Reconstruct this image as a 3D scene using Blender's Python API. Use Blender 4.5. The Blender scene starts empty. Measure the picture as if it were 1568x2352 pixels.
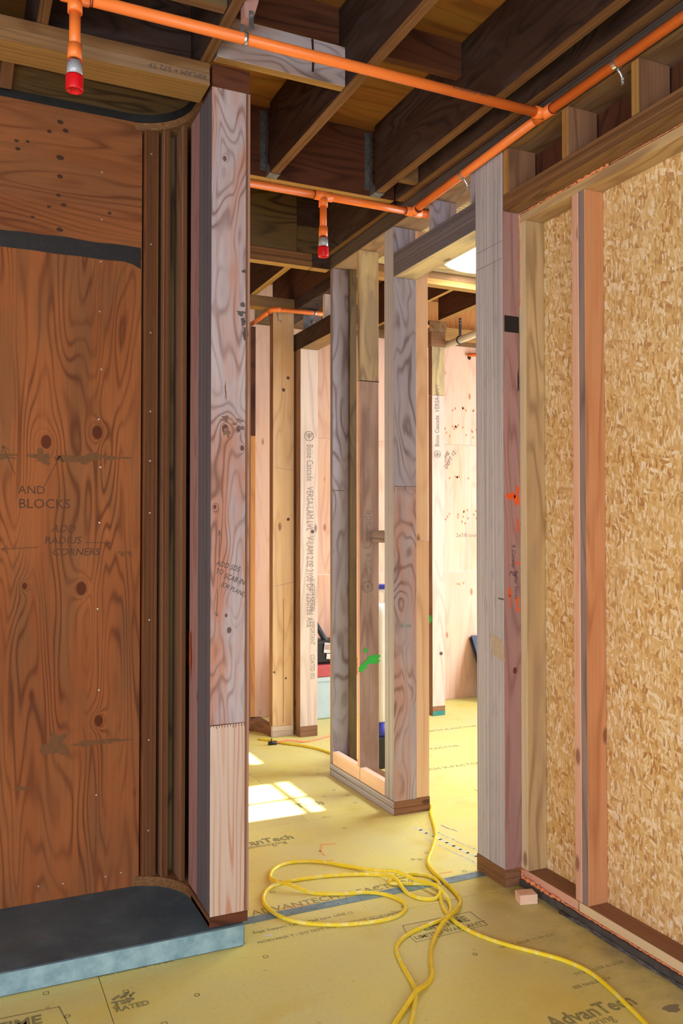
import bpy, bmesh, math, random
from mathutils import Vector, Matrix, noise
random.seed(7)
S = bpy.context.scene
C = S.collection
PI = math.pi

# ------------------------------------------------------------------ camera
AZ = math.radians(24.6); PITCH = math.atan(42/1950.0)
cam = bpy.data.cameras.new('camera'); camo = bpy.data.objects.new('camera', cam); C.objects.link(camo)
camo.location = (0, 0, 1.5)
camo.rotation_euler = (PI/2+PITCH, 0, -AZ)
cam.sensor_fit = 'HORIZONTAL'; cam.sensor_width = 36; cam.lens = 1950/1568*36
cam.clip_start = .05; cam.clip_end = 200
S.camera = camo

# ------------------------------------------------------------------ world, sun, window light, exposure
w = bpy.data.worlds.new('sky'); S.world = w; w.use_nodes = True
bg = w.node_tree.nodes['Background']; bg.inputs[0].default_value = (.86, .93, 1, 1); bg.inputs[1].default_value = 2.2
S.view_settings.view_transform = 'Standard'; S.view_settings.look = 'None'
S.view_settings.gamma = 1; S.view_settings.use_curve_mapping = False; S.view_settings.exposure = 0.0

def area(name, loc, direction, sx, sy, power, col=(1, 1, 1)):
    l = bpy.data.lights.new(name, 'AREA'); l.shape = 'RECTANGLE'; l.size = sx; l.size_y = sy
    l.energy = power; l.color = col
    o = bpy.data.objects.new(name, l); C.objects.link(o); o.location = loc
    o.rotation_euler = Vector(direction).to_track_quat('-Z', 'Z').to_euler()
    return o
# area lamps added at each modelled opening to stand in for daylight
area('daylight', (-.6, -2.15, 1.4), (0, 1, -.06), 2.8, 1.9, 125, (.93, .97, 1))          # opening behind the camera
area('daylight', (-2.15, .55, 1.45), (1, 0, 0), 2.0, 1.9, 50, (.82, .91, 1))          # window of the left wall
area('daylight', (-.27, 4.95, 1.45), (1, 0, 0), 1.7, 1.1, 9, (.95, .97, 1))            # window of the corridor
area('daylight', (6.1, 4.0, 1.6), (-1, 0, -.1), 3.6, 2.2, 225, (.86, .93, 1))           # right room, side window
area('daylight', (3.08, 4.40, 3.75), (0, 0, -1), .6, .6, 90, (.92, .96, 1))           # round skylight
sl = bpy.data.lights.new('sun', 'SUN'); sl.energy = 48; sl.angle = math.radians(.9); sl.color = (1, .97, .88)
so = bpy.data.objects.new('sun', sl); C.objects.link(so)
so.rotation_euler = Vector((1, .02, -.85)).to_track_quat('-Z', 'Z').to_euler()

# ------------------------------------------------------------------ materials
def lin(c):
    r = []
    for v in c:
        v /= 255.0
        r.append(v/12.92 if v <= .04045 else ((v+.055)/1.055)**2.4)
    return tuple(r)+(1,)
class NT:
    def __init__(s, name):
        s.m = bpy.data.materials.new(name); s.m.use_nodes = True; s.t = s.m.node_tree
        s.b = s.t.nodes['Principled BSDF']; s.L = s.t.links.new
    def n(s, typ, **kw):
        x = s.t.nodes.new(typ)
        for k, v in kw.items(): setattr(x, k, v)
        return x
    def math(s, op, a, b=None, c=None, clamp=False):
        x = s.n('ShaderNodeMath', operation=op); x.use_clamp = clamp
        for i, v in enumerate((a, b, c)):
            if v is None: continue
            if hasattr(v, 'links'): s.L(v, x.inputs[i])
            else: x.inputs[i].default_value = v
        return x.outputs[0]
    def vmath(s, op, a, b):
        x = s.n('ShaderNodeVectorMath', operation=op)
        for i, v in enumerate((a, b)):
            if hasattr(v, 'links'): s.L(v, x.inputs[i])
            else: x.inputs[i].default_value = v
        return x
    def mix(s, f, a, b, mode='MIX'):
        x = s.n('ShaderNodeMix', data_type='RGBA', blend_type=mode)
        for sock, v in ((x.inputs[0], f), (x.inputs[6], a), (x.inputs[7], b)):
            if hasattr(v, 'links'): s.L(v, sock)
            else: sock.default_value = v
        return x.outputs[2]
    def noise(s, vec, scale, detail=2, rough=.5, dist=0.0):
        x = s.n('ShaderNodeTexNoise'); s.L(vec, x.inputs['Vector'])
        x.inputs['Scale'].default_value = scale; x.inputs['Detail'].default_value = detail
        x.inputs['Roughness'].default_value = rough; x.inputs['Distortion'].default_value = dist
        return x.outputs['Fac']
    def ramp(s, v, lo, hi):
        x = s.n('ShaderNodeMapRange'); x.inputs[1].default_value = lo; x.inputs[2].default_value = hi
        s.L(v, x.inputs[0]); return x.outputs[0]
    def coords(s, rnd=True):
        tc = s.n('ShaderNodeTexCoord').outputs['Object']
        if not rnd: return tc
        r = s.n('ShaderNodeObjectInfo').outputs['Random']
        c = s.n('ShaderNodeCombineXYZ')
        s.L(s.math('MULTIPLY', r, 17.3), c.inputs[0]); s.L(s.math('MULTIPLY', r, 31.7), c.inputs[1]); s.L(s.math('MULTIPLY', r, 23.1), c.inputs[2])
        return s.vmath('ADD', tc, c.outputs[0]).outputs[0]
    def col(s, c): s.L(c, s.b.inputs['Base Color'])
    def bump(s, h, dist=.001, st=.5):
        x = s.n('ShaderNodeBump'); x.inputs['Strength'].default_value = st; x.inputs['Distance'].default_value = dist
        s.L(h, x.inputs['Height']); s.L(x.outputs[0], s.b.inputs['Normal'])

def scl(axis, along, across):
    return tuple(along if i == 'xyz'.index(axis) else across for i in range(3))
_mc = {}
def wood(name, axis, c1, c2, ring, ringamt=.6, rings=16, stain=None, stainamt=.5, knots=None, specks=.35, fine=.5, knotcol=(60, 32, 20), rnd=True, al=.42, kb=.3):
    key = (name, axis)
    if key in _mc: return _mc[key]
    t = NT(name+'_'+axis); co = t.coords(rnd)
    ax = 'xyz'.index(axis)
    v = t.vmath('MULTIPLY', co, scl(axis, al, 3.2)).outputs[0]
    f = t.noise(v, 1.6, 2, .45, .3)
    tc = t.n('ShaderNodeTexCoord').outputs['Object']
    kmask = None
    if knots:
        for (a, b, r, plane) in knots:   # local position in the face plane
            p = {'xz': (a, 0, b), 'xy': (a, b, 0)}[plane]
            m = {'xz': (1/r, 0, .72/r), 'xy': (1/r, 1/r, 0)}[plane]
            d = t.vmath('SUBTRACT', tc, p).outputs[0]; d = t.vmath('MULTIPLY', d, m).outputs[0]
            ln = t.n('ShaderNodeVectorMath', operation='LENGTH'); t.L(d, ln.inputs[0]); ln = ln.outputs['Value']
            g = t.math('DIVIDE', 1.0, t.math('ADD', 1.0, t.math('MULTIPLY', ln, ln)))
            f = t.math('ADD', f, t.math('MULTIPLY', g, kb))
            k = t.ramp(ln, 1.12, .92)
            kmask = k if kmask is None else t.math('MAXIMUM', kmask, k)
    s_ = t.math('SINE', t.math('MULTIPLY', f, rings*6.283))
    s_ = t.math('ADD', t.math('MULTIPLY', s_, .5), .5)
    rm = t.math('POWER', s_, 3.2)
    brk = t.ramp(t.noise(v, 3.0, 1), .3, .62)
    rm = t.math('MULTIPLY', t.math('MULTIPLY', rm, brk), ringamt)
    vf = t.vmath('MULTIPLY', co, scl(axis, 2.2, 120)).outputs[0]
    fb = t.ramp(t.noise(vf, 1.0, 3, .6), .3, .7)
    big = t.ramp(t.noise(t.vmath('MULTIPLY', co, scl(axis, 1.2, 5)).outputs[0], 1.0, 3), .38, .66)
    c = t.mix(t.math('ADD', t.math('MULTIPLY', fb, fine), t.math('MULTIPLY', big, 1-fine)), lin(c1), lin(c2))
    if stain:
        sm = t.ramp(t.noise(t.vmath('MULTIPLY', co, scl(axis, .9, 4)).outputs[0], 1.7, 4, .6, .6), .45, .62)
        c = t.mix(t.math('MULTIPLY', sm, stainamt), c, lin(stain))
    c = t.mix(rm, c, lin(ring))
    # small scattered knots and marks
    vo = t.n('ShaderNodeTexVoronoi', feature='F1'); vo.inputs['Scale'].default_value = 1.0
    t.L(t.vmath('MULTIPLY', co, scl(axis, 3.2, 7.5)).outputs[0], vo.inputs['Vector'])
    sp = t.ramp(vo.outputs['Distance'], .13, .07)
    sep = t.n('ShaderNodeSeparateColor'); t.L(vo.outputs['Color'], sep.inputs[0])
    sp = t.math('MULTIPLY', sp, t.math('LESS_THAN', sep.outputs[0], specks))
    c = t.mix(t.math('MULTIPLY', sp, .75), c, lin(knotcol))
    if kmask is not None: c = t.mix(t.math('MULTIPLY', kmask, .85), c, lin(knotcol))
    t.col(c); t.b.inputs['Roughness'].default_value = .78; t.b.inputs['Specular IOR Level'].default_value = .25
    t.bump(t.math('ADD', fb, rm), .0006, .5)
    _mc[key] = t.m; return t.m
def lvl(name, axis, c1, c2, dark, amt=.55):
    """laminated edge: fine parallel glue lines along the axis"""
    key = (name, axis)
    if key in _mc: return _mc[key]
    t = NT(name+'_'+axis); co = t.coords()
    wob = t.noise(t.vmath('MULTIPLY', co, scl(axis, 2.0, 2.0)).outputs[0], 1, 2)
    v = t.vmath('MULTIPLY', co, scl(axis, .25, 130)).outputs[0]
    a = t.ramp(t.noise(v, 1.0, 2, .6), .32, .68)
    v2 = t.vmath('MULTIPLY', co, scl(axis, .8, 300)).outputs[0]
    d = t.ramp(t.noise(v2, 1.0, 2, .5), .58, .68)
    v3 = t.vmath('MULTIPLY', co, scl(axis, 9, 260)).outputs[0]
    e = t.ramp(t.noise(v3, 1.0, 1, .5), .64, .72)
    c = t.mix(a, lin(c1), lin(c2))
    c = t.mix(t.math('MULTIPLY', wob, .35), c, lin(tuple(x*.8 for x in c1)))
    c = t.mix(t.math('MULTIPLY', t.math('MAXIMUM', d, t.math('MULTIPLY', e, .7)), amt), c, lin(dark))
    t.col(c); t.b.inputs['Roughness'].default_value = .8; t.b.inputs['Specular IOR Level'].default_value = .2
    t.bump(t.math('SUBTRACT', a, d), .0006, .6)
    _mc[key] = t.m; return t.m
def plain(name, c, rough=.6, metal=0.0, vary=.12, scale=12, c2=None, bump=.0):
    if name in _mc: return _mc[name]
    t = NT(name); co = t.coords()
    n = t.ramp(t.noise(co, scale, 4, .6), .3, .7)
    cc = c2 or tuple(x*(1-vary) for x in c)
    t.col(t.mix(n, lin(c), lin(cc)))
    t.b.inputs['Roughness'].default_value = rough; t.b.inputs['Metallic'].default_value = metal
    if bump: t.bump(n, bump, .6)
    _mc[name] = t.m; return t.m

K_NICHE = [(.326, 1.842), (.518, 1.888), (.461, 1.272), (.252, 1.287), (.53, .75)]
def M(k, ax='z'):
    return {
     'niche': lambda: wood('red_plywood', ax, (150, 92, 54), (120, 70, 38), (84, 42, 22), .7, 17, (104, 78, 54), .35, None, .22, .4, (60, 26, 14)),
     'weather': lambda: wood('weathered_veneer', ax, (184, 176, 184), (156, 146, 154), (104, 80, 74), .75, 16, (180, 134, 110), .6, None, .4, .35, (70, 44, 40), al=1.0),
     'weatherblue': lambda: wood('bluish_weathered_veneer', ax, (166, 166, 182), (136, 134, 150), (98, 84, 86), .8, 12, (150, 128, 122), .4, None, .35, .35, (66, 46, 46), al=.9),
     'striped': lambda: wood('striped_veneer', ax, (216, 196, 180), (200, 178, 162), (186, 124, 84), .85, 9, None, 0, None, .1, .4),
     'purple': lambda: wood('purplish_veneer', ax, (178, 138, 132), (158, 118, 114), (128, 84, 78), .6, 14, (150, 128, 126), .35, None, .3, .4, (74, 40, 36)),
     'edgegrey': lambda: lvl('grey_laminated_edge', ax, (198, 198, 206), (158, 154, 162), (88, 78, 84), .6),
     'edgepurple': lambda: lvl('purple_grey_laminated_edge', ax, (122, 116, 122), (90, 84, 90), (50, 44, 48), .65),
     'edgebrown': lambda: lvl('brown_laminated_edge', ax, (142, 104, 68), (106, 72, 44), (62, 38, 24), .65),
     'edgeyellow': lambda: lvl('yellow_laminated_edge', ax, (182, 142, 82), (154, 112, 60), (98, 64, 34), .55),
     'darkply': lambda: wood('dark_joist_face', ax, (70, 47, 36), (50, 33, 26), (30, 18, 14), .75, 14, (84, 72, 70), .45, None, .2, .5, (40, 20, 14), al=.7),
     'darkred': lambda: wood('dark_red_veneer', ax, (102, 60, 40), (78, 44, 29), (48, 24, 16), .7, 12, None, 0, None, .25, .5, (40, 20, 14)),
     'olive': lambda: wood('olive_brown_veneer', ax, (112, 94, 62), (86, 70, 48), (54, 42, 30), .85, 10, None, 0, None, .1, .5, al=.8),
     'plate': lambda: wood('tan_plate_veneer', ax, (146, 110, 72), (120, 88, 56), (78, 52, 33), .6, 10, (150, 130, 110), .4, None, .2, .5),
     'ceil': lambda: wood('orange_subfloor_plywood', ax, (164, 108, 50), (136, 84, 36), (94, 56, 28), .6, 9, (128, 102, 46), .5, None, .15, .5),
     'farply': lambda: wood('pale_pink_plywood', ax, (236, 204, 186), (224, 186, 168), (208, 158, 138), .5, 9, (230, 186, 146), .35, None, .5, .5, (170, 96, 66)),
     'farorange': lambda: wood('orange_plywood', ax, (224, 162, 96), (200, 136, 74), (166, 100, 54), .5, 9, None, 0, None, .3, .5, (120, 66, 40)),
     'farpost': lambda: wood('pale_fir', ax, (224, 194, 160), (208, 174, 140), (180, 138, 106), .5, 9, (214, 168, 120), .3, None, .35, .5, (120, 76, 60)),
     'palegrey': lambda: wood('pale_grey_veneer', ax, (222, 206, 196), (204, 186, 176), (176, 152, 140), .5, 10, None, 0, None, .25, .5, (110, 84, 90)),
     'midbrown': lambda: wood('grey_brown_veneer', ax, (176, 154, 142), (150, 126, 114), (116, 88, 76), .6, 9, (126, 98, 80), .5, None, .3, .5, (84, 60, 56)),
     'edgedark': lambda: lvl('dark_grey_brown_edge', ax, (100, 88, 80), (72, 62, 57), (42, 34, 32), .6),
     'nichedge': lambda: lvl('reddish_brown_laminated_edge', ax, (116, 76, 46), (88, 52, 30), (48, 26, 16), .65),
     'pinklum': lambda: wood('fresh_pink_lumber', ax, (238, 208, 184), (228, 192, 166), (210, 166, 138), .4, 8, None, 0, None, .12, .6, (130, 80, 60)),
     'orangelum': lambda: wood('orange_lumber', ax, (208, 148, 104), (190, 126, 84), (152, 92, 58), .55, 7, (206, 156, 116), .4, None, .3, .6, (110, 56, 34)),
     'tanlum': lambda: wood('tan_lumber', ax, (204, 176, 130), (184, 152, 106), (136, 104, 74), .65, 10, (158, 134, 110), .45, None, .35, .6, (130, 76, 48)),
     'palelum': lambda: wood('pale_lumber_edge', ax, (224, 206, 168), (208, 186, 146), (170, 142, 110), .3, 8, None, 0, None, .15, .6, (130, 90, 60)),
     'pinkedge': lambda: wood('pink_lumber_edge', ax, (222, 178, 156), (208, 160, 138), (180, 128, 106), .3, 8, None, 0, None, .25, .6, (120, 70, 50)),
     'greyedge': lambda: wood('grey_lumber_edge', ax, (156, 138, 132), (126, 108, 106), (86, 70, 70), .5, 10, None, 0, None, .35, .6, (54, 34, 30)),
     'brownlum': lambda: wood('brown_lumber', ax, (152, 112, 84), (126, 90, 66), (86, 56, 42), .5, 9, None, 0, None, .2, .6, (60, 34, 24)),
     'moss': lambda: wood('mottled_yellow_grey_veneer', ax, (206, 186, 138), (176, 152, 112), (112, 92, 76), .9, 12, (110, 98, 96), .5, None, .3, .4, (70, 56, 50)),
    }[k]()

def mat_osb():
    t = NT('oriented_strand_board'); co = t.coords(False)
    cols = None; h = None
    for i, (rot, sc, seed) in enumerate(((.25, 1.0, 0), (-.5, 1.25, 5.3), (1.2, 1.0, 9.1), (.05, 1.6, 3.7))):
        mp = t.n('ShaderNodeMapping'); mp.inputs['Rotation'].default_value = (rot, 0, 0); mp.inputs['Location'].default_value = (0, seed, seed*.7)
        mp.inputs['Scale'].default_value = (10, 1, 1)
        dn = t.n('ShaderNodeTexNoise'); dn.inputs['Scale'].default_value = 14; t.L(co, dn.inputs['Vector'])
        dv = t.vmath('MULTIPLY', dn.outputs['Color'], (0, .022, .03)).outputs[0]
        t.L(t.vmath('ADD', co, dv).outputs[0], mp.inputs['Vector'])
        v = t.vmath('MULTIPLY', mp.outputs[0], (0, 78*sc, 25*sc)).outputs[0]
        vo = t.n('ShaderNodeTexVoronoi'); vo.inputs['Scale'].default_value = 1; t.L(v, vo.inputs['Vector'])
        sep = t.n('ShaderNodeSeparateColor'); t.L(vo.outputs['Color'], sep.inputs[0])
        cr = t.n('ShaderNodeValToRGB'); e = cr.color_ramp.elements
        e[0].color = lin((200, 156, 92)); e[1].color = lin((248, 234, 204)); e[0].position = .05; e[1].position = .95
        for p, c in ((.2, (214, 172, 108)), (.5, (224, 188, 124)), (.75, (234, 204, 148)), (.12, (178, 126, 74))):
            q = e.new(p); q.color = lin(c)
        t.L(sep.outputs[0], cr.inputs[0])
        if cols is None: cols = cr.outputs[0]; h = sep.outputs[1]
        else:
            m = t.math('GREATER_THAN', sep.outputs[2], .52)
            cols = t.mix(m, cols, cr.outputs[0])
    fb = t.ramp(t.noise(t.vmath('MULTIPLY', co, (1, 240, 60)).outputs[0], 1, 3, .6), .3, .7)
    cols = t.mix(t.math('MULTIPLY', fb, .28), cols, lin((170, 120, 66)))
    mott = t.ramp(t.noise(co, 4.5, 3, .6), .35, .7)
    cols = t.mix(t.math('MULTIPLY', mott, .22), cols, lin((240, 222, 180)))
    t.col(cols); t.b.inputs['Roughness'].default_value = .7; t.b.inputs['Specular IOR Level'].default_value = .25
    t.bump(t.math('ADD', h, fb), .0012, .5)
    return t.m
OSB = mat_osb()
def mat_floor():
    t = NT('yellow_coated_subfloor'); g = t.n('ShaderNodeNewGeometry').outputs['Position']
    n1 = t.ramp(t.noise(g, 1.7, 5, .6), .3, .72)
    c = t.mix(n1, lin((226, 217, 118)), lin((214, 210, 152)))
    pt = t.ramp(t.noise(t.vmath('ADD', g, (5, 3, 0)).outputs[0], 3.2, 3, .5), .56, .72)
    c = t.mix(t.math('MULTIPLY', pt, .4), c, lin((210, 182, 50)))
    fl = t.ramp(t.noise(g, 60, 3, .7), .5, .75)
    c = t.mix(t.math('MULTIPLY', fl, .14), c, lin((150, 136, 70)))
    sc = t.ramp(t.noise(t.vmath('MULTIPLY', g, (3, 40, 1)).outputs[0], 1, 4, .7), .62, .74)
    c = t.mix(t.math('MULTIPLY', sc, .2), c, lin((170, 170, 160)))
    # grime walked in along the foot of the strand board wall
    sx = t.n('ShaderNodeSeparateXYZ'); t.L(g, sx.inputs[0])
    dg = t.ramp(sx.outputs[0], 1.70, 2.20); dy = t.ramp(sx.outputs[1], 3.2, 3.0)
    gn = t.ramp(t.noise(g, 5, 5, .65), .34, .66)
    gr = t.math('MULTIPLY', t.math('MULTIPLY', t.math('POWER', dg, 2.0), dy), t.math('ADD', t.math('MULTIPLY', gn, .8), .2))
    inr = t.math('LESS_THAN', sx.outputs[0], 2.25)
    c = t.mix(t.math('MULTIPLY', t.math('MULTIPLY', gr, inr), .85), c, lin((96, 92, 84)))
    sp = t.ramp(t.noise(g, 23, 2, .5), .70, .76)
    c = t.mix(t.math('MULTIPLY', sp, .35), c, lin((120, 116, 100)))
    t.col(c); t.b.inputs['Roughness'].default_value = .52; t.b.inputs['Specular IOR Level'].default_value = .35
    t.bump(t.noise(g, 90, 2), .0006, .3)
    return t.m
FLOOR = mat_floor()
def mat_concrete():
    t = NT('blue_grey_concrete'); co = t.coords(False)
    n = t.ramp(t.noise(co, 3.5, 6, .65), .35, .66)
    c = t.mix(n, lin((62, 84, 98)), lin((82, 106, 120)))
    s2 = t.ramp(t.noise(t.vmath('MULTIPLY', co, (9, 9, 1.5)).outputs[0], 1.0, 5, .7), .5, .68)
    c = t.mix(t.math('MULTIPLY', s2, .4), c, lin((104, 128, 140)))
    br = t.ramp(t.noise(t.vmath('ADD', co, (4, 4, 4)).outputs[0], 3, 4, .6), .58, .7)
    c = t.mix(t.math('MULTIPLY', br, .4), c, lin((84, 78, 66)))
    t.col(c); t.b.inputs['Roughness'].default_value = .6
    t.bump(n, .002, .5); return t.m
CONC = mat_concrete()
ORANGE = plain('orange_plastic_pipe', (255, 136, 62), .38, 0, .05, 5)
RED = plain('red_plastic', (226, 20, 34), .35, 0, .1)
WHITEBAND = plain('white_label_band', (222, 226, 232), .5, 0, .08)
GREYBAND = plain('grey_blue_label_band', (176, 186, 200), .4, .2, .08)
BRASS = plain('dull_brass', (126, 112, 84), .4, .8, .3, 30)
GALV = plain('galvanized_steel', (150, 158, 168), .42, .75, .25, 25)
GALVD = plain('dull_galvanized_steel', (128, 132, 136), .5, .6, .3, 20)
STRIP = plain('blue_grey_steel_strip', (128, 160, 172), .5, .25, .2, 14)
ZINC = plain('bright_zinc', (205, 212, 220), .28, .85, .1)
PRIMER = plain('dark_purple_primer', (110, 22, 30), .5)
BLACKP = plain('black_sealant_paint', (24, 25, 28), .55, 0, .3, 30, None, .001)
MARKER = plain('grey_black_marker_ink', (84, 74, 72), .8)
PENCIL = plain('faint_brown_pencil', (84, 52, 34), .8)
STAMP = plain('grey_stamp_ink', (118, 108, 104), .8, 0, .1, 60, (150, 138, 132))
FINK = plain('grey_green_floor_print', (120, 122, 92), .7, 0, .1, 70, (160, 156, 96))
FOAM = plain('orange_spray_foam', (240, 160, 112), .8, 0, .2, 60, (214, 128, 84), .004)
SPRAYO = plain('orange_spray_paint', (246, 96, 34), .6)
SPRAYG = plain('green_spray_paint', (44, 196, 70), .6)
SPRAYF = plain('faded_orange_paint', (238, 150, 96), .7, 0, .1, 30, (220, 190, 100))
CHALK = plain('pale_blue_white_smear', (206, 216, 214), .7, 0, .1, 40, (206, 204, 160))
TEALP = plain('teal_paint', (60, 150, 140), .7, 0, .2, 30)
CURB = plain('dirty_grey_curb', (86, 84, 82), .8, 0, .3, 14, (56, 54, 52), .002)
SEAL = plain('black_and_grey_sealant', (40, 40, 46), .5, 0, .4, 25, (110, 110, 116), .003)
WHITEP = plain('white_plastic', (236, 236, 230), .4, 0, .04)
PVC = plain('cream_plastic_pipe', (228, 220, 204), .4, 0, .05)
BLUEP = plain('blue_plastic', (40, 54, 170), .4)
BLACKPL = plain('black_plastic', (26, 28, 32), .45)
PALEBLUE = plain('pale_blue_plastic', (190, 212, 220), .5, 0, .04)
LIDRED = plain('faded_red_plastic', (196, 84, 92), .5)
FRAMEB = plain('dark_blue_frame', (48, 66, 100), .5)
FRAMEK = plain('black_frame_side', (34, 32, 32), .6)
GLASSP = plain('pale_grey_screen', (196, 204, 200), .5)
PLASTW = plain('white_light_shaft', (245, 245, 242), .5, 0, .01)
NAILM = plain('bright_nail_head', (214, 216, 214), .35, .6)
HOLE = plain('dark_hole', (34, 22, 16), .9)
def mat_cord(name, c, c2, amt):
    t = NT(name); co = t.coords(False)
    n = t.ramp(t.noise(t.vmath('MULTIPLY', co, (1, 1, 1)).outputs[0], 38, 2, .5), .5, .66)
    t.col(t.mix(t.math('MULTIPLY', n, amt), lin(c), lin(c2))); t.b.inputs['Roughness'].default_value = .45
    return t.m
CORD1 = mat_cord('golden_yellow_cord', (232, 204, 40), (212, 184, 36), .6)
CORD2 = mat_cord('pale_striped_yellow_cord', (238, 216, 40), (238, 232, 150), .8)
CORDO = mat_cord('salmon_orange_cord', (250, 150, 110), (240, 130, 90), .5)

# ------------------------------------------------------------------ builders
WP = {}     # world position of every object made here
def link(name, mesh, loc, mat, parent=None):
    o = bpy.data.objects.new(name, mesh); C.objects.link(o)
    loc = Vector(loc); WP[o] = loc
    if parent is not None:
        o.parent = parent; o.location = loc-WP[parent]
    else: o.location = loc
    if mat is not None:
        for m_ in (mat if isinstance(mat, (list, tuple)) else [mat]): mesh.materials.append(m_)
    return o
def thing(name, label, cat, loc=(0, 0, 0), group=None):
    o = bpy.data.objects.new(name, None); C.objects.link(o); o.location = loc; WP[o] = Vector(loc)
    o.empty_display_size = .05
    o['label'] = label; o['category'] = cat
    if group: o['group'] = group
    return o
def setting(name, loc=(0, 0, 0)):
    o = bpy.data.objects.new(name, None); C.objects.link(o); o.location = loc; WP[o] = Vector(loc); o['kind'] = 'structure'
    o.empty_display_size = .05
    return o
def tag(o, label, cat, group=None):
    o['label'] = label; o['category'] = cat
    if group: o['group'] = group
    return o
def box(name, x0, x1, y0, y1, z0, z1, mat, parent=None, bev=.0015, side=None, rot=None):
    """side: {'-x': material, 'x':..., '-z': ...} gives a face of the board the look of its edge"""
    cx, cy, cz = (x0+x1)/2, (y0+y1)/2, (z0+z1)/2
    me = bpy.data.meshes.new(name); bm = bmesh.new()
    bmesh.ops.create_cube(bm, size=1)
    bmesh.ops.scale(bm, vec=(x1-x0, y1-y0, z1-z0), verts=bm.verts)
    if side:
        for f in bm.faces:
            for i, k in enumerate(side):
                a = 'xyz'.index(k[-1]); s = -1 if k[0] == '-' else 1
                if f.normal[a]*s > .9: f.material_index = i+1
    if bev:
        bmesh.ops.bevel(bm, geom=bm.edges[:], offset=bev, segments=1, profile=.5, affect='EDGES')
    if rot: bmesh.ops.rotate(bm, cent=(0, 0, 0), matrix=rot, verts=bm.verts)
    bm.to_mesh(me); bm.free()
    return link(name, me, (cx, cy, cz), [mat]+(list(side.values()) if side else []), parent)
def frames(pts):
    pts = [Vector(p) for p in pts]; T = []
    for i in range(len(pts)):
        a = pts[max(i-1, 0)]; b = pts[min(i+1, len(pts)-1)]; T.append((b-a).normalized())
    up = Vector((0, 0, 1)) if abs(T[0].z) < .9 else Vector((1, 0, 0))
    N = [(up-T[0]*up.dot(T[0])).normalized()]
    for i in range(1, len(pts)):
        n = N[-1]-T[i]*N[-1].dot(T[i]); N.append(n.normalized())
    return pts, T, N
def tube(name, pts, r, mat, parent=None, seg=16, wob=0):
    pts, T, N = frames(pts); org = pts[0]
    rs = r if isinstance(r, (list, tuple)) else [r]*len(pts)
    bm = bmesh.new(); rings = []
    for i, (p, t_, n) in enumerate(zip(pts, T, N)):
        b = t_.cross(n); rr = rs[i]
        rings.append([bm.verts.new(p-org+(n*math.cos(2*PI*k/seg)+b*math.sin(2*PI*k/seg))*rr*(1+(random.uniform(-wob, wob) if wob else 0))) for k in range(seg)])
    for a, b in zip(rings, rings[1:]):
        for k in range(seg):
            f = bm.faces.new((a[k], a[(k+1) % seg], b[(k+1) % seg], b[k])); f.smooth = True
    bm.faces.new(rings[0][::-1]); bm.faces.new(rings[-1])
    bmesh.ops.recalc_face_normals(bm, faces=bm.faces[:])
    me = bpy.data.meshes.new(name); bm.to_mesh(me); bm.free()
    return link(name, me, org, mat, parent)
def catmull(P, n=8):
    P = [Vector(p) for p in P]; out = []
    Q = [P[0]*2-P[1]]+P+[P[-1]*2-P[-2]]
    for i in range(1, len(Q)-2):
        a, b, c, d = Q[i-1:i+3]
        for k in range(n):
            t = k/n
            out.append(.5*((2*b)+(c-a)*t+(2*a-5*b+4*c-d)*t*t+(3*b-a-3*c+d)*t**3))
    out.append(P[-1]); return out
def prism(name, outline, z0, z1, mat, parent=None, inner=None):
    """extrude a plan outline [(x,y)...] from z0 to z1"""
    ox, oy = outline[0]; bm = bmesh.new()
    lo = [bm.verts.new((x-ox, y-oy, 0)) for x, y in outline]; hi = [bm.verts.new((x-ox, y-oy, z1-z0)) for x, y in outline]
    n = len(outline)
    for i in range(n): bm.faces.new((lo[i], lo[(i+1) % n], hi[(i+1) % n], hi[i]))
    bm.faces.new(hi); bm.faces.new(lo[::-1])
    bmesh.ops.recalc_face_normals(bm, faces=bm.faces[:])
    me = bpy.data.meshes.new(name); bm.to_mesh(me); bm.free()
    return link(name, me, (ox, oy, z0), mat, parent)
_txt = {}
def text(body, loc, size, rot, mat, parent, name='printed_lettering', spin=0, shear=0, sx=1, align='LEFT', bold=0.0):
    cu = bpy.data.curves.new('t', 'FONT'); cu.body = body; cu.size = size; cu.extrude = .0002; cu.shear = shear; cu.align_x = align
    cu.resolution_u = 2; cu.offset = bold
    to = bpy.data.objects.new('t', cu); C.objects.link(to)
    bpy.context.view_layer.update()
    me = bpy.data.meshes.new_from_object(to.evaluated_get(bpy.context.evaluated_depsgraph_get()))
    bpy.data.objects.remove(to)
    R = {'front': Matrix.Rotation(PI/2, 4, 'X'), 'floor': Matrix.Identity(4), 'left': Matrix.Rotation(-PI/2, 4, 'Z') @ Matrix.Rotation(PI/2, 4, 'X')}[rot]
    me.transform(R @ Matrix.Rotation(spin, 4, 'Z') @ Matrix.Diagonal((sx, 1, 1, 1)))
    me.name = name; me.materials.clear()
    return link(name, me, loc, mat, parent)
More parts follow.
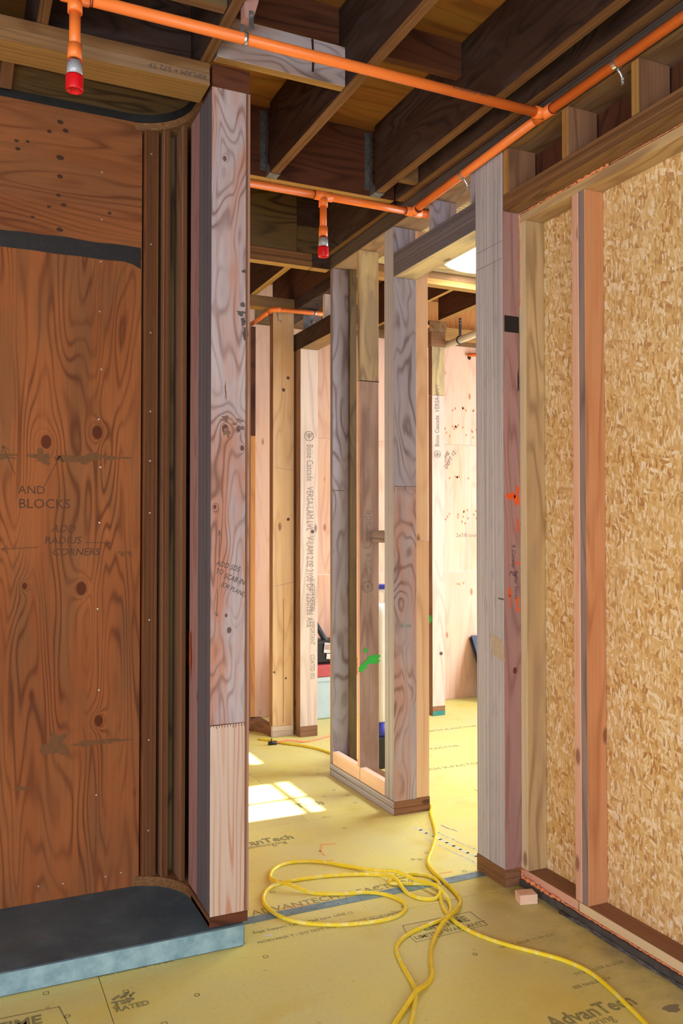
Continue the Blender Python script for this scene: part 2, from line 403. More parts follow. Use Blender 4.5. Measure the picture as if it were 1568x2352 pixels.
def strokes(name, lines, width, loc, rot, mat, parent, depth=.0006):
    """flat ribbons drawn in a face plane (u,v) -> hand-drawn lines, paint, rings"""
    bm = bmesh.new()
    def put(u, v, d):
        return {'front': (u, -d, v), 'floor': (u, v, d), 'left': (-d, -u, v), 'ceil': (u, v, -d)}[rot]
    for L in lines:
        wd = width
        if isinstance(L, tuple): wd, L = L
        for i in range(len(L)-1):
            a = Vector(L[i]); b = Vector(L[i+1]); d = (b-a)
            if d.length < 1e-6: continue
            nrm = Vector((-d.y, d.x)).normalized()*wd/2; e = d.normalized()*wd*.3
            q = [a-e+nrm, a-e-nrm, b+e-nrm, b+e+nrm]
            vs = [bm.verts.new(put(p.x, p.y, depth)) for p in q]
            bm.faces.new(vs)
    me = bpy.data.meshes.new(name); bm.to_mesh(me); bm.free()
    return link(name, me, loc, mat, parent)
def blob(name, cx, cy, rx, ry, loc, rot, mat, parent, depth=.0006, n=26, jag=.25, ang=0):
    bm = bmesh.new(); vs = []
    sd = random.random()*50
    for k in range(n):
        a = 2*PI*k/n; j = 1+jag*noise.noise(Vector((math.cos(a)*1.7+sd, math.sin(a)*1.7, sd)))*2
        x, y = rx*j*math.cos(a), ry*j*math.sin(a)
        u = cx+x*math.cos(ang)-y*math.sin(ang); v = cy+x*math.sin(ang)+y*math.cos(ang)
        vs.append(bm.verts.new({'front': (u, -depth, v), 'floor': (u, v, depth), 'left': (-depth, -u, v)}[rot]))
    bm.faces.new(vs)
    me = bpy.data.meshes.new(name); bm.to_mesh(me); bm.free()
    return link(name, me, loc, mat, parent)
def disc(name, pts, r, rot, mat, parent, depth=.0012, join=False):
    """small nail heads; each an object"""
    me = None
    for p in pts:
        if me is None:
            bm = bmesh.new(); bmesh.ops.create_cone(bm, cap_ends=True, segments=8, radius1=r, radius2=r*.7, depth=depth*2)
            R = {'front': Matrix.Rotation(PI/2, 3, 'X'), 'floor': Matrix.Identity(3), 'left': Matrix.Rotation(-PI/2, 3, 'Y')}[rot]
            bmesh.ops.rotate(bm, cent=(0, 0, 0), matrix=R, verts=bm.verts)
            me = bpy.data.meshes.new(name); bm.to_mesh(me); bm.free(); me.materials.append(mat)
        o = bpy.data.objects.new(name, me); C.objects.link(o); o.parent = parent; o.location = Vector(p)-WP[parent]; WP[o] = Vector(p)

# ================================================================== THE SETTING
floor = setting('floor')
# subfloor panels, 1.22 m deep with tongue-and-groove joints; the slab sits beside them
G = .0012
ys = [-2.3, -1.65, -.43, .79, 1.76, 2.98, 4.09, 5.31, 6.53]
for r_ in range(len(ys)-1):
    xs = [-2.3, -.76, .46, 2.9, 5.34, 6.3] if r_ % 2 else [-2.3, -.2, 1.68, 4.12, 6.3]
    if r_ == 4: xs = [-2.3, -1.98, .46, 2.9, 5.34, 6.3]
    for a, b in zip(xs, xs[1:]):
        box('floor_panel', a+G, b-G, ys[r_]+G, ys[r_+1]-G, -.019, 0, FLOOR, floor, .001)
box('floor_frame', -2.3, 6.3, -2.3, 6.53, -.25, -.02, M('darkply', 'x'), floor, 0)

slab = setting('trim_1', (0, 2.96, 0))
CFACE = plain('pale_blue_concrete_edge', (150, 186, 200), .7, 0, .2, 16, (104, 142, 160), .002)
box('concrete_slab', -2.3, .972, 2.962, 3.62, 0, .079, CONC, slab, .004, side={'-y': CFACE})

# niche wall of orange plywood with its tape band
wl = setting('wall_left', (0, 3.44, 0))
NM = M('niche')
kn = [(a-(-.805), b-(.079+2.604)/2, .019 if i < 3 else (.009 if i == 3 else .016), 'xz') for i, (a, b) in enumerate(K_NICHE)]
NK = wood('red_plywood_large_knots', 'z', (158, 96, 54), (128, 72, 38), (84, 42, 22), .75, 22, (104, 80, 54), .4, kn, .14, .4, (74, 28, 12), False)
box('plywood_panel', -2.3, .69, 3.455, 3.473, .079, 2.604, NK, wl)
box('plywood_panel', -2.3, .69, 3.455, 3.473, 2.606, 3.16, M('niche', 'x'), wl)
# irregular black tape band over the joint
bm = bmesh.new(); n = 90; top = []; bot = []
for i in range(n+1):
    x = -2.3+i*(2.985/n)
    a = noise.noise(Vector((x*9, 0, 0)))*.007; b = noise.noise(Vector((x*7, 5, 0)))*.006
    e = max(0, (x-.6)/.085); e = e*e
    top.append(bm.verts.new((x, -.0015, 2.647+a+.0*e))); bot.append(bm.verts.new((x, -.0015, 2.58+b-.022*e)))
for i in range(n): bm.faces.new((top[i], bot[i], bot[i+1], top[i+1]))
me = bpy.data.meshes.new('black_band'); bm.to_mesh(me); bm.free(); link('black_band', me, (0, 3.4545, 0), BLACKP, wl)
nz = [2.57, 2.37, 2.14, 1.94, 1.75, 1.53, 1.19, .87, .46]
disc('nail', [(.53+random.uniform(-.008, .008), 3.4545, z) for z in nz]+[(x, 3.4545, .135+random.uniform(0, .015)) for x in (.31, .40, .56, .62)]+[(.53, 3.4545, 2.93), (.53, 3.4545, 2.74)], .0042, 'front', NAILM, wl)
Y = 3.4545
for b, x, z, s, sh in (('AND', .226, 1.64, .045, 0), ('BLOCKS', .226, 1.585, .052, 0), ('ADD', .345, 1.492, .042, .3), ('RADIUS', .322, 1.448, .04, .1), ('CORNERS', .35, 1.402, .04, .2), ('"R"9.', .60, 1.395, .03, 0)):
    text(b, (x, Y, z), s, 'front', PENCIL, wl, 'handwriting', 0, sh, 1.0)
A = [[(.215, 1.71), (.17, 1.82)], [(.17, 1.82), (.167, 1.795)], [(.17, 1.82), (.193, 1.805)],
     [(.32, 1.67), (.377, 1.79)], [(.377, 1.79), (.36, 1.77)], [(.377, 1.79), (.39, 1.765)],
     [(.30, 1.435), (.17, 1.428)], [(.17, 1.428), (.19, 1.44)], [(.17, 1.428), (.19, 1.415)],
     [(.475, 1.452), (.57, 1.450)], [(.57, 1.45), (.555, 1.46)], [(.57, 1.45), (.555, 1.44)]]
strokes('pencil_arrow', A, .0022, (0, Y, 0), 'front', PENCIL, wl)
DKN = plain('dark_brown_knot', (66, 38, 22), .8)
SMUD = plain('greenish_grey_smudge', (96, 70, 44), .9, 0, .3, 60, (120, 76, 44))
for i, (cx_, cz_, rx, rz) in enumerate(((.17, 1.78, .05, .010), (.31, 1.785, .035, .022), (.47, 1.782, .075, .020), (.58, 1.79, .06, .007), (.37, .67, .035, .035), (.55, .665, .10, .008), (.24, .52, .03, .006))):
    blob('smudge', cx_, cz_, rx, rz, (0, Y-.0001*i, 0), 'front', SMUD, wl, .0004, 40, .6)
for (a, b, r_) in [(.37, 3.10, .010), (.39, 3.07, .010), (.33, 3.055, .008), (.37, 2.96, .013), (.37, 2.885, .010), (.365, 2.81, .008), (.385, 2.775, .009), (.33, 2.76, .007), (.21, 2.995, .007), (.215, 2.965, .008), (.25, 3.0, .006), (.27, 2.71, .006), (.37, 2.675, .011), (.56, 2.77, .007)]:
    blob('knot', a, b, r_*1.2, r_*.8, (0, Y, 0), 'front', DKN, wl, .0004, 12, .15)

# curved corner of the niche
acx, acy, ar = .620, 3.235, .226
def arc(r, a0, a1, n, cx=acx, cy=acy): return [(cx+r*math.cos(a0+(a1-a0)*i/n), cy+r*math.sin(a0+(a1-a0)*i/n)) for i in range(n+1)]
def curved(cx, cy, r, th, ybot, xl, yo=0):
    """plan of a plate with a quarter-round front: along the wall, round the corner, down to the post"""
    return [(xl, cy+r)]+arc(r, PI/2, 0, 14, cx, cy)+[(cx+r, ybot), (cx+r+th, ybot)]+[(cx+r+th, cy+r+th), (xl, cy+r+th)]
EB = M('edgebrown', 'x')
cb = thing('curved_plate', 'curved dark laminated bottom plate rounding the corner on the concrete slab', 'plate', (.62, 3.46, .079))
for k in range(2):
    prism('plate_layer', curved(acx, acy, ar-.001*k, .135, 2.983, .600), .079+.019*k+.0004, .079+.019*(k+1), EB, cb)
ct = thing('curved_plate', 'curved black-sealed top plate over the rounded corner of the niche', 'plate', (.62, 3.46, 3.12))
prism('plate_layer', curved(acx, acy, ar-.002, .132, 3.122, .691), 3.128, 3.158, M('edgebrown', 'x'), ct)
prism('black_sealant', curved(acx, acy, ar-.0085, .132, 3.122, -2.2), 3.158, 3.189, BLACKP, ct)
box('soffit_panel', -2.2, .84, 3.122, 3.60, 3.190, 3.203, M('olive', 'x'), ct)
tag(box('nailing_strip', .145, .188, 3.122, 3.42, 3.172, 3.19, M('brownlum', 'y')), 'short brown nailing strip under the greenish soffit above the plywood niche', 'batten')

st = 'upright stud in the rounded corner of the niche, '
tag(box('stud', .697, .752, 3.432, 3.56, .1175, 3.127, M('niche'), side={'-y': M('nichedge')}), 'reddish laminated stud in the rounded corner, next to the orange plywood', 'stud')
tag(box('stud', .766, .793, 3.400, 3.53, .1175, 3.127, M('brownlum'), side={'-y': M('nichedge'), 'x': M('olive')}), 'narrow brown stud in the middle of the rounded niche corner', 'stud')
tag(box('stud', .826, .846, 3.335, 3.50, .1175, 3.127, M('brownlum'), side={'-y': M('nichedge')}), 'thin dark stud of the rounded niche corner nearest the big post', 'stud')
tag(box('stud', .800, .824, 3.46, 3.55, .1175, 3.127, M('olive')), 'olive brown stud set back deep in the rounded niche corner', 'stud')
disc('nail', [(.722, 3.4315, z) for z in (3.03, 2.66, 2.30, 1.98, 1.78, 1.57, 1.14, .66, .30)], .004, 'front', NAILM, bpy.data.objects['stud'])

# ------------------------------------------------------------------ post at the left of the doorway
p1 = thing('door_post', 'thick weathered post left of the doorway with swirling grain and handwritten note', 'post', (.918, 3.05, .117))
box('stud', .848, .985, 2.983, 3.075, .1175, 3.119, M('edgepurple'), p1, side={'x': M('edgebrown')})
box('stud', .849, .985, 3.077, 3.165, .1175, 3.119, M('edgepurple'), p1)
box('stud', .852, .985, 3.167, 3.30, .1175, 3.119, M('purple'), p1)
PK = [(a-.917, b-1.958, r, 'xz') for a, b, r in ((.904, 1.869, .011), (.922, 1.136, .008), (.867, 1.583, .006), (.97, 1.80, .007), (.955, 1.87, .008), (.90, 2.86, .007), (.91, 1.19, .005))]
PV = wood('swirled_lilac_veneer', 'z', (188, 178, 184), (156, 142, 150), (104, 72, 64), .7, 19, (182, 122, 92), .75, PK, .3, .35, (84, 50, 44), False, al=1.05, kb=.16)
box('face_veneer', .846, .976, 2.9795, 2.983, .800, 3.119, PV, p1, .0006)
box('face_veneer', .847, .976, 2.9792, 2.983, .1178, .7985, wood('striped_veneer', 'z', (206, 190, 180), (190, 170, 160), (176, 108, 68), 1.0, 32, None, 0, None, .1, .4, al=.3), p1, .0006)
box('side_lamination', .977, .983, 2.9785, 2.99, .1178, 3.119, M('edgebrown'), p1, .0005)
box('side_lamination', .9835, .992, 2.9800, 3.0, .1178, 3.119, M('purple'), p1, .0005)
lines = [[(.848+i*.0105, .7965), (.848+i*.0105, .7965-random.uniform(.002, .014))] for i in range(13)]+[[(.847, .7975), (.976, .7995)]]
strokes('dark_joint', lines, .0022, (0, 2.9792, 0), 'front', plain('dark_red_glue', (92, 30, 26), .7), p1)
for b, x, z, s, sp in (('ADD SDS', .864, 1.375, .028, -.3), ('TO', .862, 1.345, .026, -.2), ('SCAB IN', .893, 1.328, .028, -.35), ('(OR PLANE)', .882, 1.300, .024, -.45)):
    text(b, (x, 2.9790, z), s, 'front', MARKER, p1, 'handwriting', sp, .2, .8)
strokes('pencil_arrow', [[(.876, 1.40), (.878, 1.50)], [(.878, 1.50), (.873, 1.48)], [(.878, 1.50), (.883, 1.48)], [(.872, 1.29), (.868, 1.19)], [(.868, 1.19), (.863, 1.205)], [(.868, 1.19), (.876, 1.20)]], .0016, (0, 2.979, 0), 'front', MARKER, p1)
for a, b, r1, r2 in ((.962, 2.33, .010, .008), (.955, 2.30, .012, .010), (.965, 2.27, .009, .018), (.975, 2.225, .010, .022), (.97, 2.455, .009, .006)):
    blob('black_smear', a, b, r1, r2, (0, 2.9793, 0), 'front', plain('faded_black_smear', (96, 88, 92), .8, 0, .3, 50), p1, .0004, 20, .5)
for a, b, r1, r2 in ((.898, 1.905, .014, .010), (.905, 1.86, .010, .014), (.955, 1.90, .016, .006), (.96, 1.875, .012, .008), (.93, 1.89, .010, .005), (.90, 2.0, .003, .03)):
    blob('dark_stain', a, b, r1, r2, (0, 2.9793, 0), 'front', plain('brown_black_stain', (92, 70, 64), .8, 0, .4, 60, (140, 112, 100)), p1, .0004, 22, .7)
blob('orange_paint', -3.27, 1.03, .012, .085, (.8476, 0, 0), 'left', plain('dim_orange_paint', (206, 92, 44), .7), p1, .0006, 24, .4)
tag(box('base_plate', .846, .989, 2.979, 3.29, .080, .1172, M('darkred', 'x')), 'short dark base plate under the left door post, at the concrete edge', 'plate')
tag(box('end_block', .847, .990, 2.978, 3.12, 3.1195, 3.204, M('darkred', 'x')), 'dark reddish end block capping the left door post', 'block')

ws = setting('wall_partition', (.99, 3.45, 0))
box('plywood_panel', .987, 1.000, 3.17, 3.98, .001, 3.19, M('farorange'), ws, .0008)
box('plywood_panel', .855, .985, 3.301, 3.315, .12, 3.19, M('darkred'), ws, .0008)
# ------------------------------------------------------------------ niche header plates
nh = thing('top_plate', 'doubled tan plate with upside-down handwriting above the niche opening', 'plate', (-.7, 3.05, 3.12))
box('plate_layer', -2.3, .838, 2.980, 3.122, 3.120, 3.1645, M('plate', 'x'), nh, side={'-z': M('edgeyellow', 'x')})
box('plate_layer', -2.3, .838, 2.982, 3.122, 3.1655, 3.204, M('plate', 'x'), nh)
text('RIPLAM + 572 TP', (.825, 2.9795, 3.155), .026, 'front', MARKER, nh, 'handwriting', PI, .1, 1.1)

# ------------------------------------------------------------------ joists, beams, blocking, ceiling
ceil = setting('ceiling', (2, 2, 3.545))
CE = M('ceil', 'x'); SMR = M('darkply', 'x')
def hole_panel(name, x0, x1, y0, y1, z, th, cx, cy, r, mat, parent):
    bm = bmesh.new(); N_ = 48
    def loop(zz): 
        ci, co_ = [], []
        for k in range(N_):
            a = 2*PI*k/N_; dx, dy = math.cos(a), math.sin(a)
            ci.append(bm.verts.new((cx+dx*r-x0, cy+dy*r-y0, zz)))
            tx = ((x1 if dx > 0 else x0)-cx)/dx if abs(dx) > 1e-6 else 1e9
            ty = ((y1 if dy > 0 else y0)-cy)/dy if abs(dy) > 1e-6 else 1e9
            t_ = min(tx, ty); co_.append(bm.verts.new((cx+dx*t_-x0, cy+dy*t_-y0, zz)))
        return ci, co_
    a, b = loop(0); c, d = loop(th)
    for k in range(N_):
        j = (k+1) % N_
        bm.faces.new((a[k], a[j], b[j], b[k])); bm.faces.new((c[k], d[k], d[j], c[j])); bm.faces.new((a[k], c[k], c[j], a[j])); bm.faces.new((b[k], b[j], d[j], d[k]))
    bmesh.ops.recalc_face_normals(bm, faces=bm.faces[:])
    me = bpy.data.meshes.new(name); bm.to_mesh(me); bm.free()
    return link(name, me, (x0, y0, z), mat, parent)
SKX, SKY_, SKR = 3.08, 4.40, .335
for (a, b, c, d) in ((-2.3, .9, -2.3, .1), (.9, 2.31, -2.3, .1), (-2.3, .42, .1, 2.2), (.42, 1.66, .1, 2.55), (1.66, 2.31, .1, 2.55), (-2.3, .42, 2.2, 3.85), (.42, 1.66, 2.55, 3.85), (1.66, 2.31, 2.55, 3.85),
                     (-.35, 1.2, 3.85, 6.53), (1.2, 2.31, 3.85, 5.1), (1.2, 2.31, 5.1, 6.53), (2.31, 6.3, .9, 3.9), (3.6, 6.3, 3.9, 4.9), (2.31, 2.6, 3.9, 4.9), (2.31, 4.4, 4.9, 6.53), (4.4, 6.3, 4.9, 6.53)):
    box('subfloor_panel', a+G, b-G, c+G, d-G, 3.546, 3.564, CE, ceil, 0)
for a, b, c, d in ((-2.32, 2.62, -2.32, 6.6), (3.5, 6.3, .88, 6.6), (2.62, 3.5, .88, 3.92), (2.62, 3.5, 4.85, 6.6)): box('light_stop_deck', a, b, c, d, 3.566, 3.60, SMR, ceil, 0)  # unseen cover added to stop light leaking through the panel seams
hole_panel('subfloor_panel', 2.6, 3.6, 3.9, 4.9, 3.546, .018, SKX, SKY_, SKR, CE, ceil)
sk = setting('window_1', (SKX, SKY_, 3.2))
hole_panel('soffit_panel', 2.31, 4.2, 3.6, 4.80, 3.2055, .016, SKX, SKY_, SKR, M('moss', 'x'), sk)
pts = []
bm = bmesh.new(); N_ = 48
lo = [bm.verts.new((SKR*math.cos(2*PI*k/N_), SKR*math.sin(2*PI*k/N_), 0)) for k in range(N_)]
hi = [bm.verts.new((SKR*math.cos(2*PI*k/N_), SKR*math.sin(2*PI*k/N_), .55)) for k in range(N_)]
for k in range(N_):
    f = bm.faces.new((lo[k], lo[(k+1) % N_], hi[(k+1) % N_], hi[k])); f.smooth = True
me = bpy.data.meshes.new('light_shaft'); bm.to_mesh(me); bm.free(); link('light_shaft', me, (SKX, SKY_, 3.2215), PLASTW, sk)
# frosted dome of the round skylight, its own glow standing in for sky light
bm = bmesh.new(); bmesh.ops.create_uvsphere(bm, u_segments=32, v_segments=12, radius=SKR+.01)
bmesh.ops.delete(bm, geom=[v for v in bm.verts if v.co.z < -.001], context='VERTS')
bmesh.ops.scale(bm, vec=(1, 1, .4), verts=bm.verts)
for f in bm.faces: f.smooth = True
me = bpy.data.meshes.new('dome'); bm.to_mesh(me); bm.free()
t = NT('frosted_skylight_dome'); t.b.inputs['Emission Color'].default_value = (.97, .99, 1, 1); t.b.inputs['Emission Strength'].default_value = 2.2; t.b.inputs['Base Color'].default_value = (.9, .9, .9, 1)
link('dome', me, (SKX, SKY_, 3.7715), t.m, sk)

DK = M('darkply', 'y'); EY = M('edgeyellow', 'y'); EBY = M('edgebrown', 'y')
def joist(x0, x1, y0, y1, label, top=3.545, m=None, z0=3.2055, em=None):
    return tag(box('ceiling_joist', x0, x1, y0, y1, z0, top, m or DK, side={'-z': em or EBY}), label, 'joist')  # underside: laminated edge, coloured paler for light bounced off the floor
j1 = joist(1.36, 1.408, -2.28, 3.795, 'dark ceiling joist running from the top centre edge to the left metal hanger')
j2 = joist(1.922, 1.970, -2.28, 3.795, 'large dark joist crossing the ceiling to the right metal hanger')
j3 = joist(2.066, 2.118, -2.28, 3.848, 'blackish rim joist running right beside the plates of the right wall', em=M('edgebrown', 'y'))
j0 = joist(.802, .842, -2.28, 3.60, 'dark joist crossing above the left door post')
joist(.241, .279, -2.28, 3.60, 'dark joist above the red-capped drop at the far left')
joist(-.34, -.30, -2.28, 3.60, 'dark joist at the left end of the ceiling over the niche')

b1 = thing('cross_beam', 'wide reddish beam carrying the joist hangers above the far orange pipe', 'beam', (1.5, 3.9, 3.205))
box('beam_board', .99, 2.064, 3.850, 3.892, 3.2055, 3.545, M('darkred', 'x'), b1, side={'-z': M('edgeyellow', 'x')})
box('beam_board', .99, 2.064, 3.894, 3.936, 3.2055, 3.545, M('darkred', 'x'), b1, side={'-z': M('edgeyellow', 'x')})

def hanger(x0, x1, label):
    h = thing('joist_hanger', label, 'hanger', (x0, 3.82, 3.2), 'metal joist hangers on the cross beam')
    box('face_flange', x0-.030, x0-.0015, 3.8475, 3.8495, 3.235, 3.525, GALVD, h, 0)
    box('face_flange', x1+.0015, x1+.030, 3.8475, 3.8495, 3.235, 3.525, GALVD, h, 0)
    box('seat', x0-.002, x1+.002, 3.785, 3.8475, 3.2015, 3.2045, GALV, h, 0)
    for s, xx in ((-1, x0-.0035), (1, x1+.0015)):
        bm = bmesh.new(); vs = []
        for dx in (0, .002):
            vs.append([bm.verts.new((dx, y_, z_)) for y_, z_ in ((0, 0), (-.062, 0), (-.062, .030), (-.020, .075), (-.020, .318), (0, .318))])
        n6 = 6
        bm.faces.new(vs[0]); bm.faces.new(vs[1][::-1])
        for k in range(n6): bm.faces.new((vs[0][k], vs[0][(k+1) % n6], vs[1][(k+1) % n6], vs[1][k]))
        bmesh.ops.recalc_face_normals(bm, faces=bm.faces[:])
        me = bpy.data.meshes.new('side_plate'); bm.to_mesh(me); bm.free(); link('side_plate', me, (xx, 3.8475, 3.205), GALVD, h)
    disc('nail_hole', [(x0-.022+.014*(k % 2), 3.8472, 3.25+k*.024) for k in range(12)], .0028, 'front', HOLE, h, .0004)
    return h
hanger(1.36, 1.408, 'perforated metal hanger under the end of the left joist')
hanger(1.922, 1.970, 'perforated metal hanger at the end of the right joist, nearest the wall')

blk = lambda *a, **k: box('blocking', *a, **k)
b_ = tag(blk(.850, 1.358, 2.930, 2.972, 3.2055, 3.36, M('weather', 'x'), side={'-z': M('edgeyellow', 'x')}), 'pale marbled blocking board beside the left post top, just under the pipe', 'blocking')
strokes('dark_joint', [(.009, [(1.222, 3.235), (1.224, 3.29), (1.22, 3.355)])], .008, (0, 2.9297, 0), 'front', HOLE, b_)
tag(blk(.850, 1.358, 2.987, 3.027, 3.405, 3.545, M('darkred', 'x')), 'brown upper blocking between joists above the marbled board', 'blocking')
tag(blk(1.410, 1.920, 2.985, 3.025, 3.40, 3.545, M('darkred', 'x')), 'greenish-brown blocking between the two hangered joists', 'blocking')
tag(blk(.281, .800, 3.100, 3.140, 3.2055, 3.50, M('darkply', 'x')), 'dark brown blocking above the niche plates, right of the red-capped drop', 'blocking')
tag(blk(.281, .800, 2.640, 2.682, 3.2055, 3.33, M('olive', 'x'), side={'-z': M('edgebrown', 'x')}), 'blocking board at the top edge behind the near orange pipe', 'blocking')
tag(blk(1.972, 2.064, 3.60, 3.64, 3.2055, 3.545, M('plate', 'x')), 'small lit blocking beside the right hanger, next to the rim joist', 'blocking')

# wall plates over the centre wall
wp = thing('top_plate', 'doubled grey-brown plate along the top of the wall right of the doorway', 'plate', (2.19, 2, 3.12))
box('plate_layer', 2.1205, 2.2985, -2.28, 4.795, 3.1205, 3.1625, M('edgebrown', 'y'), wp, side={'-x': M('edgedark', 'y'), '-z': M('plate', 'y')})
box('plate_layer', 2.122, 2.2985, -2.28, 4.795, 3.1635, 3.2045, M('edgebrown', 'y'), wp, side={'-x': M('edgedark', 'y')})
tag(box('rim_board', 2.085, 2.119, 3.938, 4.797, 3.2055, 3.545, M('darkply', 'y'), side={'-z': M('edgebrown', 'y')}), 'dark rim board beyond the cross beam, above the slim wall of studs', 'beam')
tag(box('rim_board', 2.121, 2.16, -2.28, 4.797, 3.206, 3.545, M('darkply', 'y')), 'dark outer rim board standing on the plates of the right wall', 'beam')

# far header across the corridor
b2 = thing('cross_plate', 'doubled tan plate across the corridor below the dark wavy plywood', 'plate', (1.6, 4.83, 3.12))
box('plate_layer', .3, 2.0, 4.800, 4.868, 3.120, 3.1605, M('edgebrown', 'x'), b2, side={'-z': M('edgeyellow', 'x')})
box('plate_layer', .3, 2.0, 4.802, 4.868, 3.1615, 3.2045, M('edgebrown', 'x'), b2)
box('plate_layer', 2.001, 2.119, 4.800, 4.868, 3.120, 3.2045, M('darkply', 'x'), b2, side={'-z': M('edgeyellow', 'x')})
fp = thing('plywood_board', 'dark wavy-grained plywood panel above the far cross plate', 'panel', (1.6, 4.82, 3.21))
box('panel_board', .3, 1.9, 4.803, 4.822, 3.2055, 3.545, M('olive', 'x'), fp)
box('panel_board', 1.902, 2.119, 4.803, 4.822, 3.2055, 3.37, M('olive', 'x'), fp)
box('panel_board', 1.902, 2.119, 4.803, 4.822, 3.372, 3.545, M('darkply', 'x'), fp)

# ------------------------------------------------------------------ right wall of strand board
wr = setting('wall_right', (2.3, 1.5, 0))
box('osb_panel', 2.300, 2.312, 1.76, 3.188, .033, 2.857, OSB, wr, .0005)
box('osb_panel', 2.300, 2.312, .54, 1.758, .033, 2.857, OSB, wr, .0005)
box('osb_panel', 2.300, 2.312, -2.28, .538, .033, 2.857, OSB, wr, .0005)
box('upper_sheathing', 2.272, 2.284, -2.28, 3.188, 2.930, 3.119, M('darkred', 'z'), wr, .0005)
box('concrete_curb', 2.187, 2.34, -2.28, 2.978, 0, .030, CURB, wr, .004)
pts = [(2.183+random.uniform(-.003, .003), -2.2+i*.05, .003+random.uniform(0, .003)) for i in range(99)]
tube('black_sealant', pts, [.006+random.uniform(-.002, .005) for _ in pts], SEAL, wr, 8)
bp = thing('bottom_plate', 'weathered pinkish bottom plate below the strand board wall', 'plate', (2.25, 1.5, .03))
box('plate_board', 2.205, 2.2985, 2.622, 2.978, .034, .0715, M('brownlum', 'y'), bp, side={'-x': M('pinkedge', 'y')})
box('plate_board', 2.205, 2.2985, -2.28, 2.62, .034, .0715, M('brownlum', 'y'), bp, side={'-x': M('palelum', 'y')})
up = tag(box('top_plate', 2.205, 2.2985, -2.28, 2.978, 2.820, 2.8565, M('tanlum', 'y'), side={'-x': M('tanlum', 'y')}), 'yellowish top plate over the strand board, below the pink foam bead', 'plate')
def stud(x0, x1, y0, y1, z0, z1, m, label, side=None, group=None):
    return tag(box('stud', x0, x1, y0, y1, z0, z1, m, side=side), label, 'stud', group)
stud(2.203, 2.2985, 2.932, 2.9788, .072, 2.8195, M('tanlum'), 'tan knotty stud between the right door post and the strand board', {'-x': M('palelum')})
stud(2.205, 2.2985, 2.603, 2.640, .072, 2.8195, M('pinklum'), 'pink-edged stud in the strand board wall, left one of the pair', {'-x': M('pinkedge')})
s3 = stud(2.205, 2.2985, 2.5655, 2.6025, .072, 2.8195, M('orangelum'), 'grey-edged stud with a smooth orange side, right one of the pair', {'-x': M('greyedge')})
stud(2.205, 2.2985, 1.90, 1.938, .072, 2.8195, M('orangelum'), 'orange stud of the strand board wall nearest the camera', {'-x': M('palelum')})
foam = thing('foam_bead', 'pink-orange expanding foam squeezed from under the wall plate', 'foam', (2.2, 2.97, .03))
def bead(parent, P, r, dr, seg=7):
    pts = []; rs = []
    for a, b in zip(P, P[1:]):
        a, b = Vector(a), Vector(b); n = max(2, int((b-a).length/.008))
        for i in range(n):
            pts.append(a.lerp(b, i/n)+Vector((random.uniform(-dr, dr)*.6, 0, random.uniform(-dr, dr)))); rs.append(max(.0012, r+random.uniform(-dr, dr)))
    tube('foam_strand', pts, rs, FOAM, parent, seg)
bead(foam, [(2.200, 2.972, .070), (2.199, 2.970, .040), (2.197, 2.90, .036), (2.199, 2.72, .033)], .0075, .0035)
bead(foam, [(2.201, 2.72, .033), (2.202, 2.4, .033), (2.202, -1.0, .033)], .0035, .0016)
f2 = thing('foam_bead', 'pink-orange foam line along the beam above the strand board wall', 'foam', (2.2, 2.97, 2.85))
bead(f2, [(2.203, 2.970, 2.45), (2.203, 2.972, 2.858)], .0022, .002)
bead(f2, [(2.203, 2.972, 2.8585), (2.203, 2.6, 2.8585)], .0028, .0016)
bead(f2, [(2.203, 2.6, 2.8585), (2.202, 2.42, 2.8585)], .0055, .003)
bead(f2, [(2.203, 2.42, 2.8585), (2.203, 0, 2.8585)], .0018, .0006)
rb = tag(box('wall_beam', 2.1205, 2.2985, -2.28, 2.979, 2.8620, 2.928, M('edgebrown', 'y'), side={'-x': M('edgebrown', 'y'), '-z': M('plate', 'y')}), 'long striped laminated beam above the strand board wall', 'beam')
for y0, lb in ((2.939, 'short cripple stud above the beam touching the right door post'), (2.555, 'second short cripple stud above the striped wall beam'), (2.187, 'short cripple stud above the beam near the right edge, below a pipe clamp'), (1.82, 'short cripple stud above the beam nearest the camera')):
    tag(box('cripple_stud', 2.1205, 2.262, y0, y0+.038, 2.9285, 3.120, M('brownlum'), side={'-x': M('edgeyellow')}), lb, 'stud')

# ------------------------------------------------------------------ post right of the doorway
p3 = thing('door_post', 'wide grey laminated post right of the doorway with a pinkish spray-marked face', 'post', (2.16, 3.08, .075))
box('stud', 2.1205, 2.205, 3.088, 3.189, .0745, 3.1195, M('edgegrey'), p3, side={'-x': M('edgegrey')})
box('stud', 2.1195, 2.205, 2.983, 3.086, .0745, 3.1195, M('edgegrey'), p3, side={'-x': M('edgegrey'), '-y': M('purple')})
box('face_veneer', 2.1195, 2.204, 2.9795, 2.9825, .0745, 2.861, M('purple'), p3, .0005)
box('black_tape', 2.126, 2.200, 2.9783, 2.9793, 2.345, 2.415, BLACKP, p3, 0)
for x, z, a, b_ in ((2.158, 1.645, .020, .014), (2.185, 1.63, .014, .02), (2.190, 1.67, .008, .022), (2.190, 1.52, .005, .03), (2.145, 1.235, .007, .022), (2.147, 1.20, .003, .03), (2.186, 1.20, .008, .018), (2.188, 1.165, .007, .012), (2.188, 1.36, .009, .006)):
    blob('orange_paint', x, z, a, b_, (0, 2.9792, 0), 'front', SPRAYO, p3, .0005, 20, .3)
blob('black_paint', 2.196, 2.14, .004, .055, (0, 2.9792, 0), 'front', BLACKP, p3, .0005, 18, .3)
blob('knot', 2.172, .905, .011, .014, (0, 2.9792, 0), 'front', plain('brown_knot', (112, 56, 44), .8), p3, .0005, 16, .1)
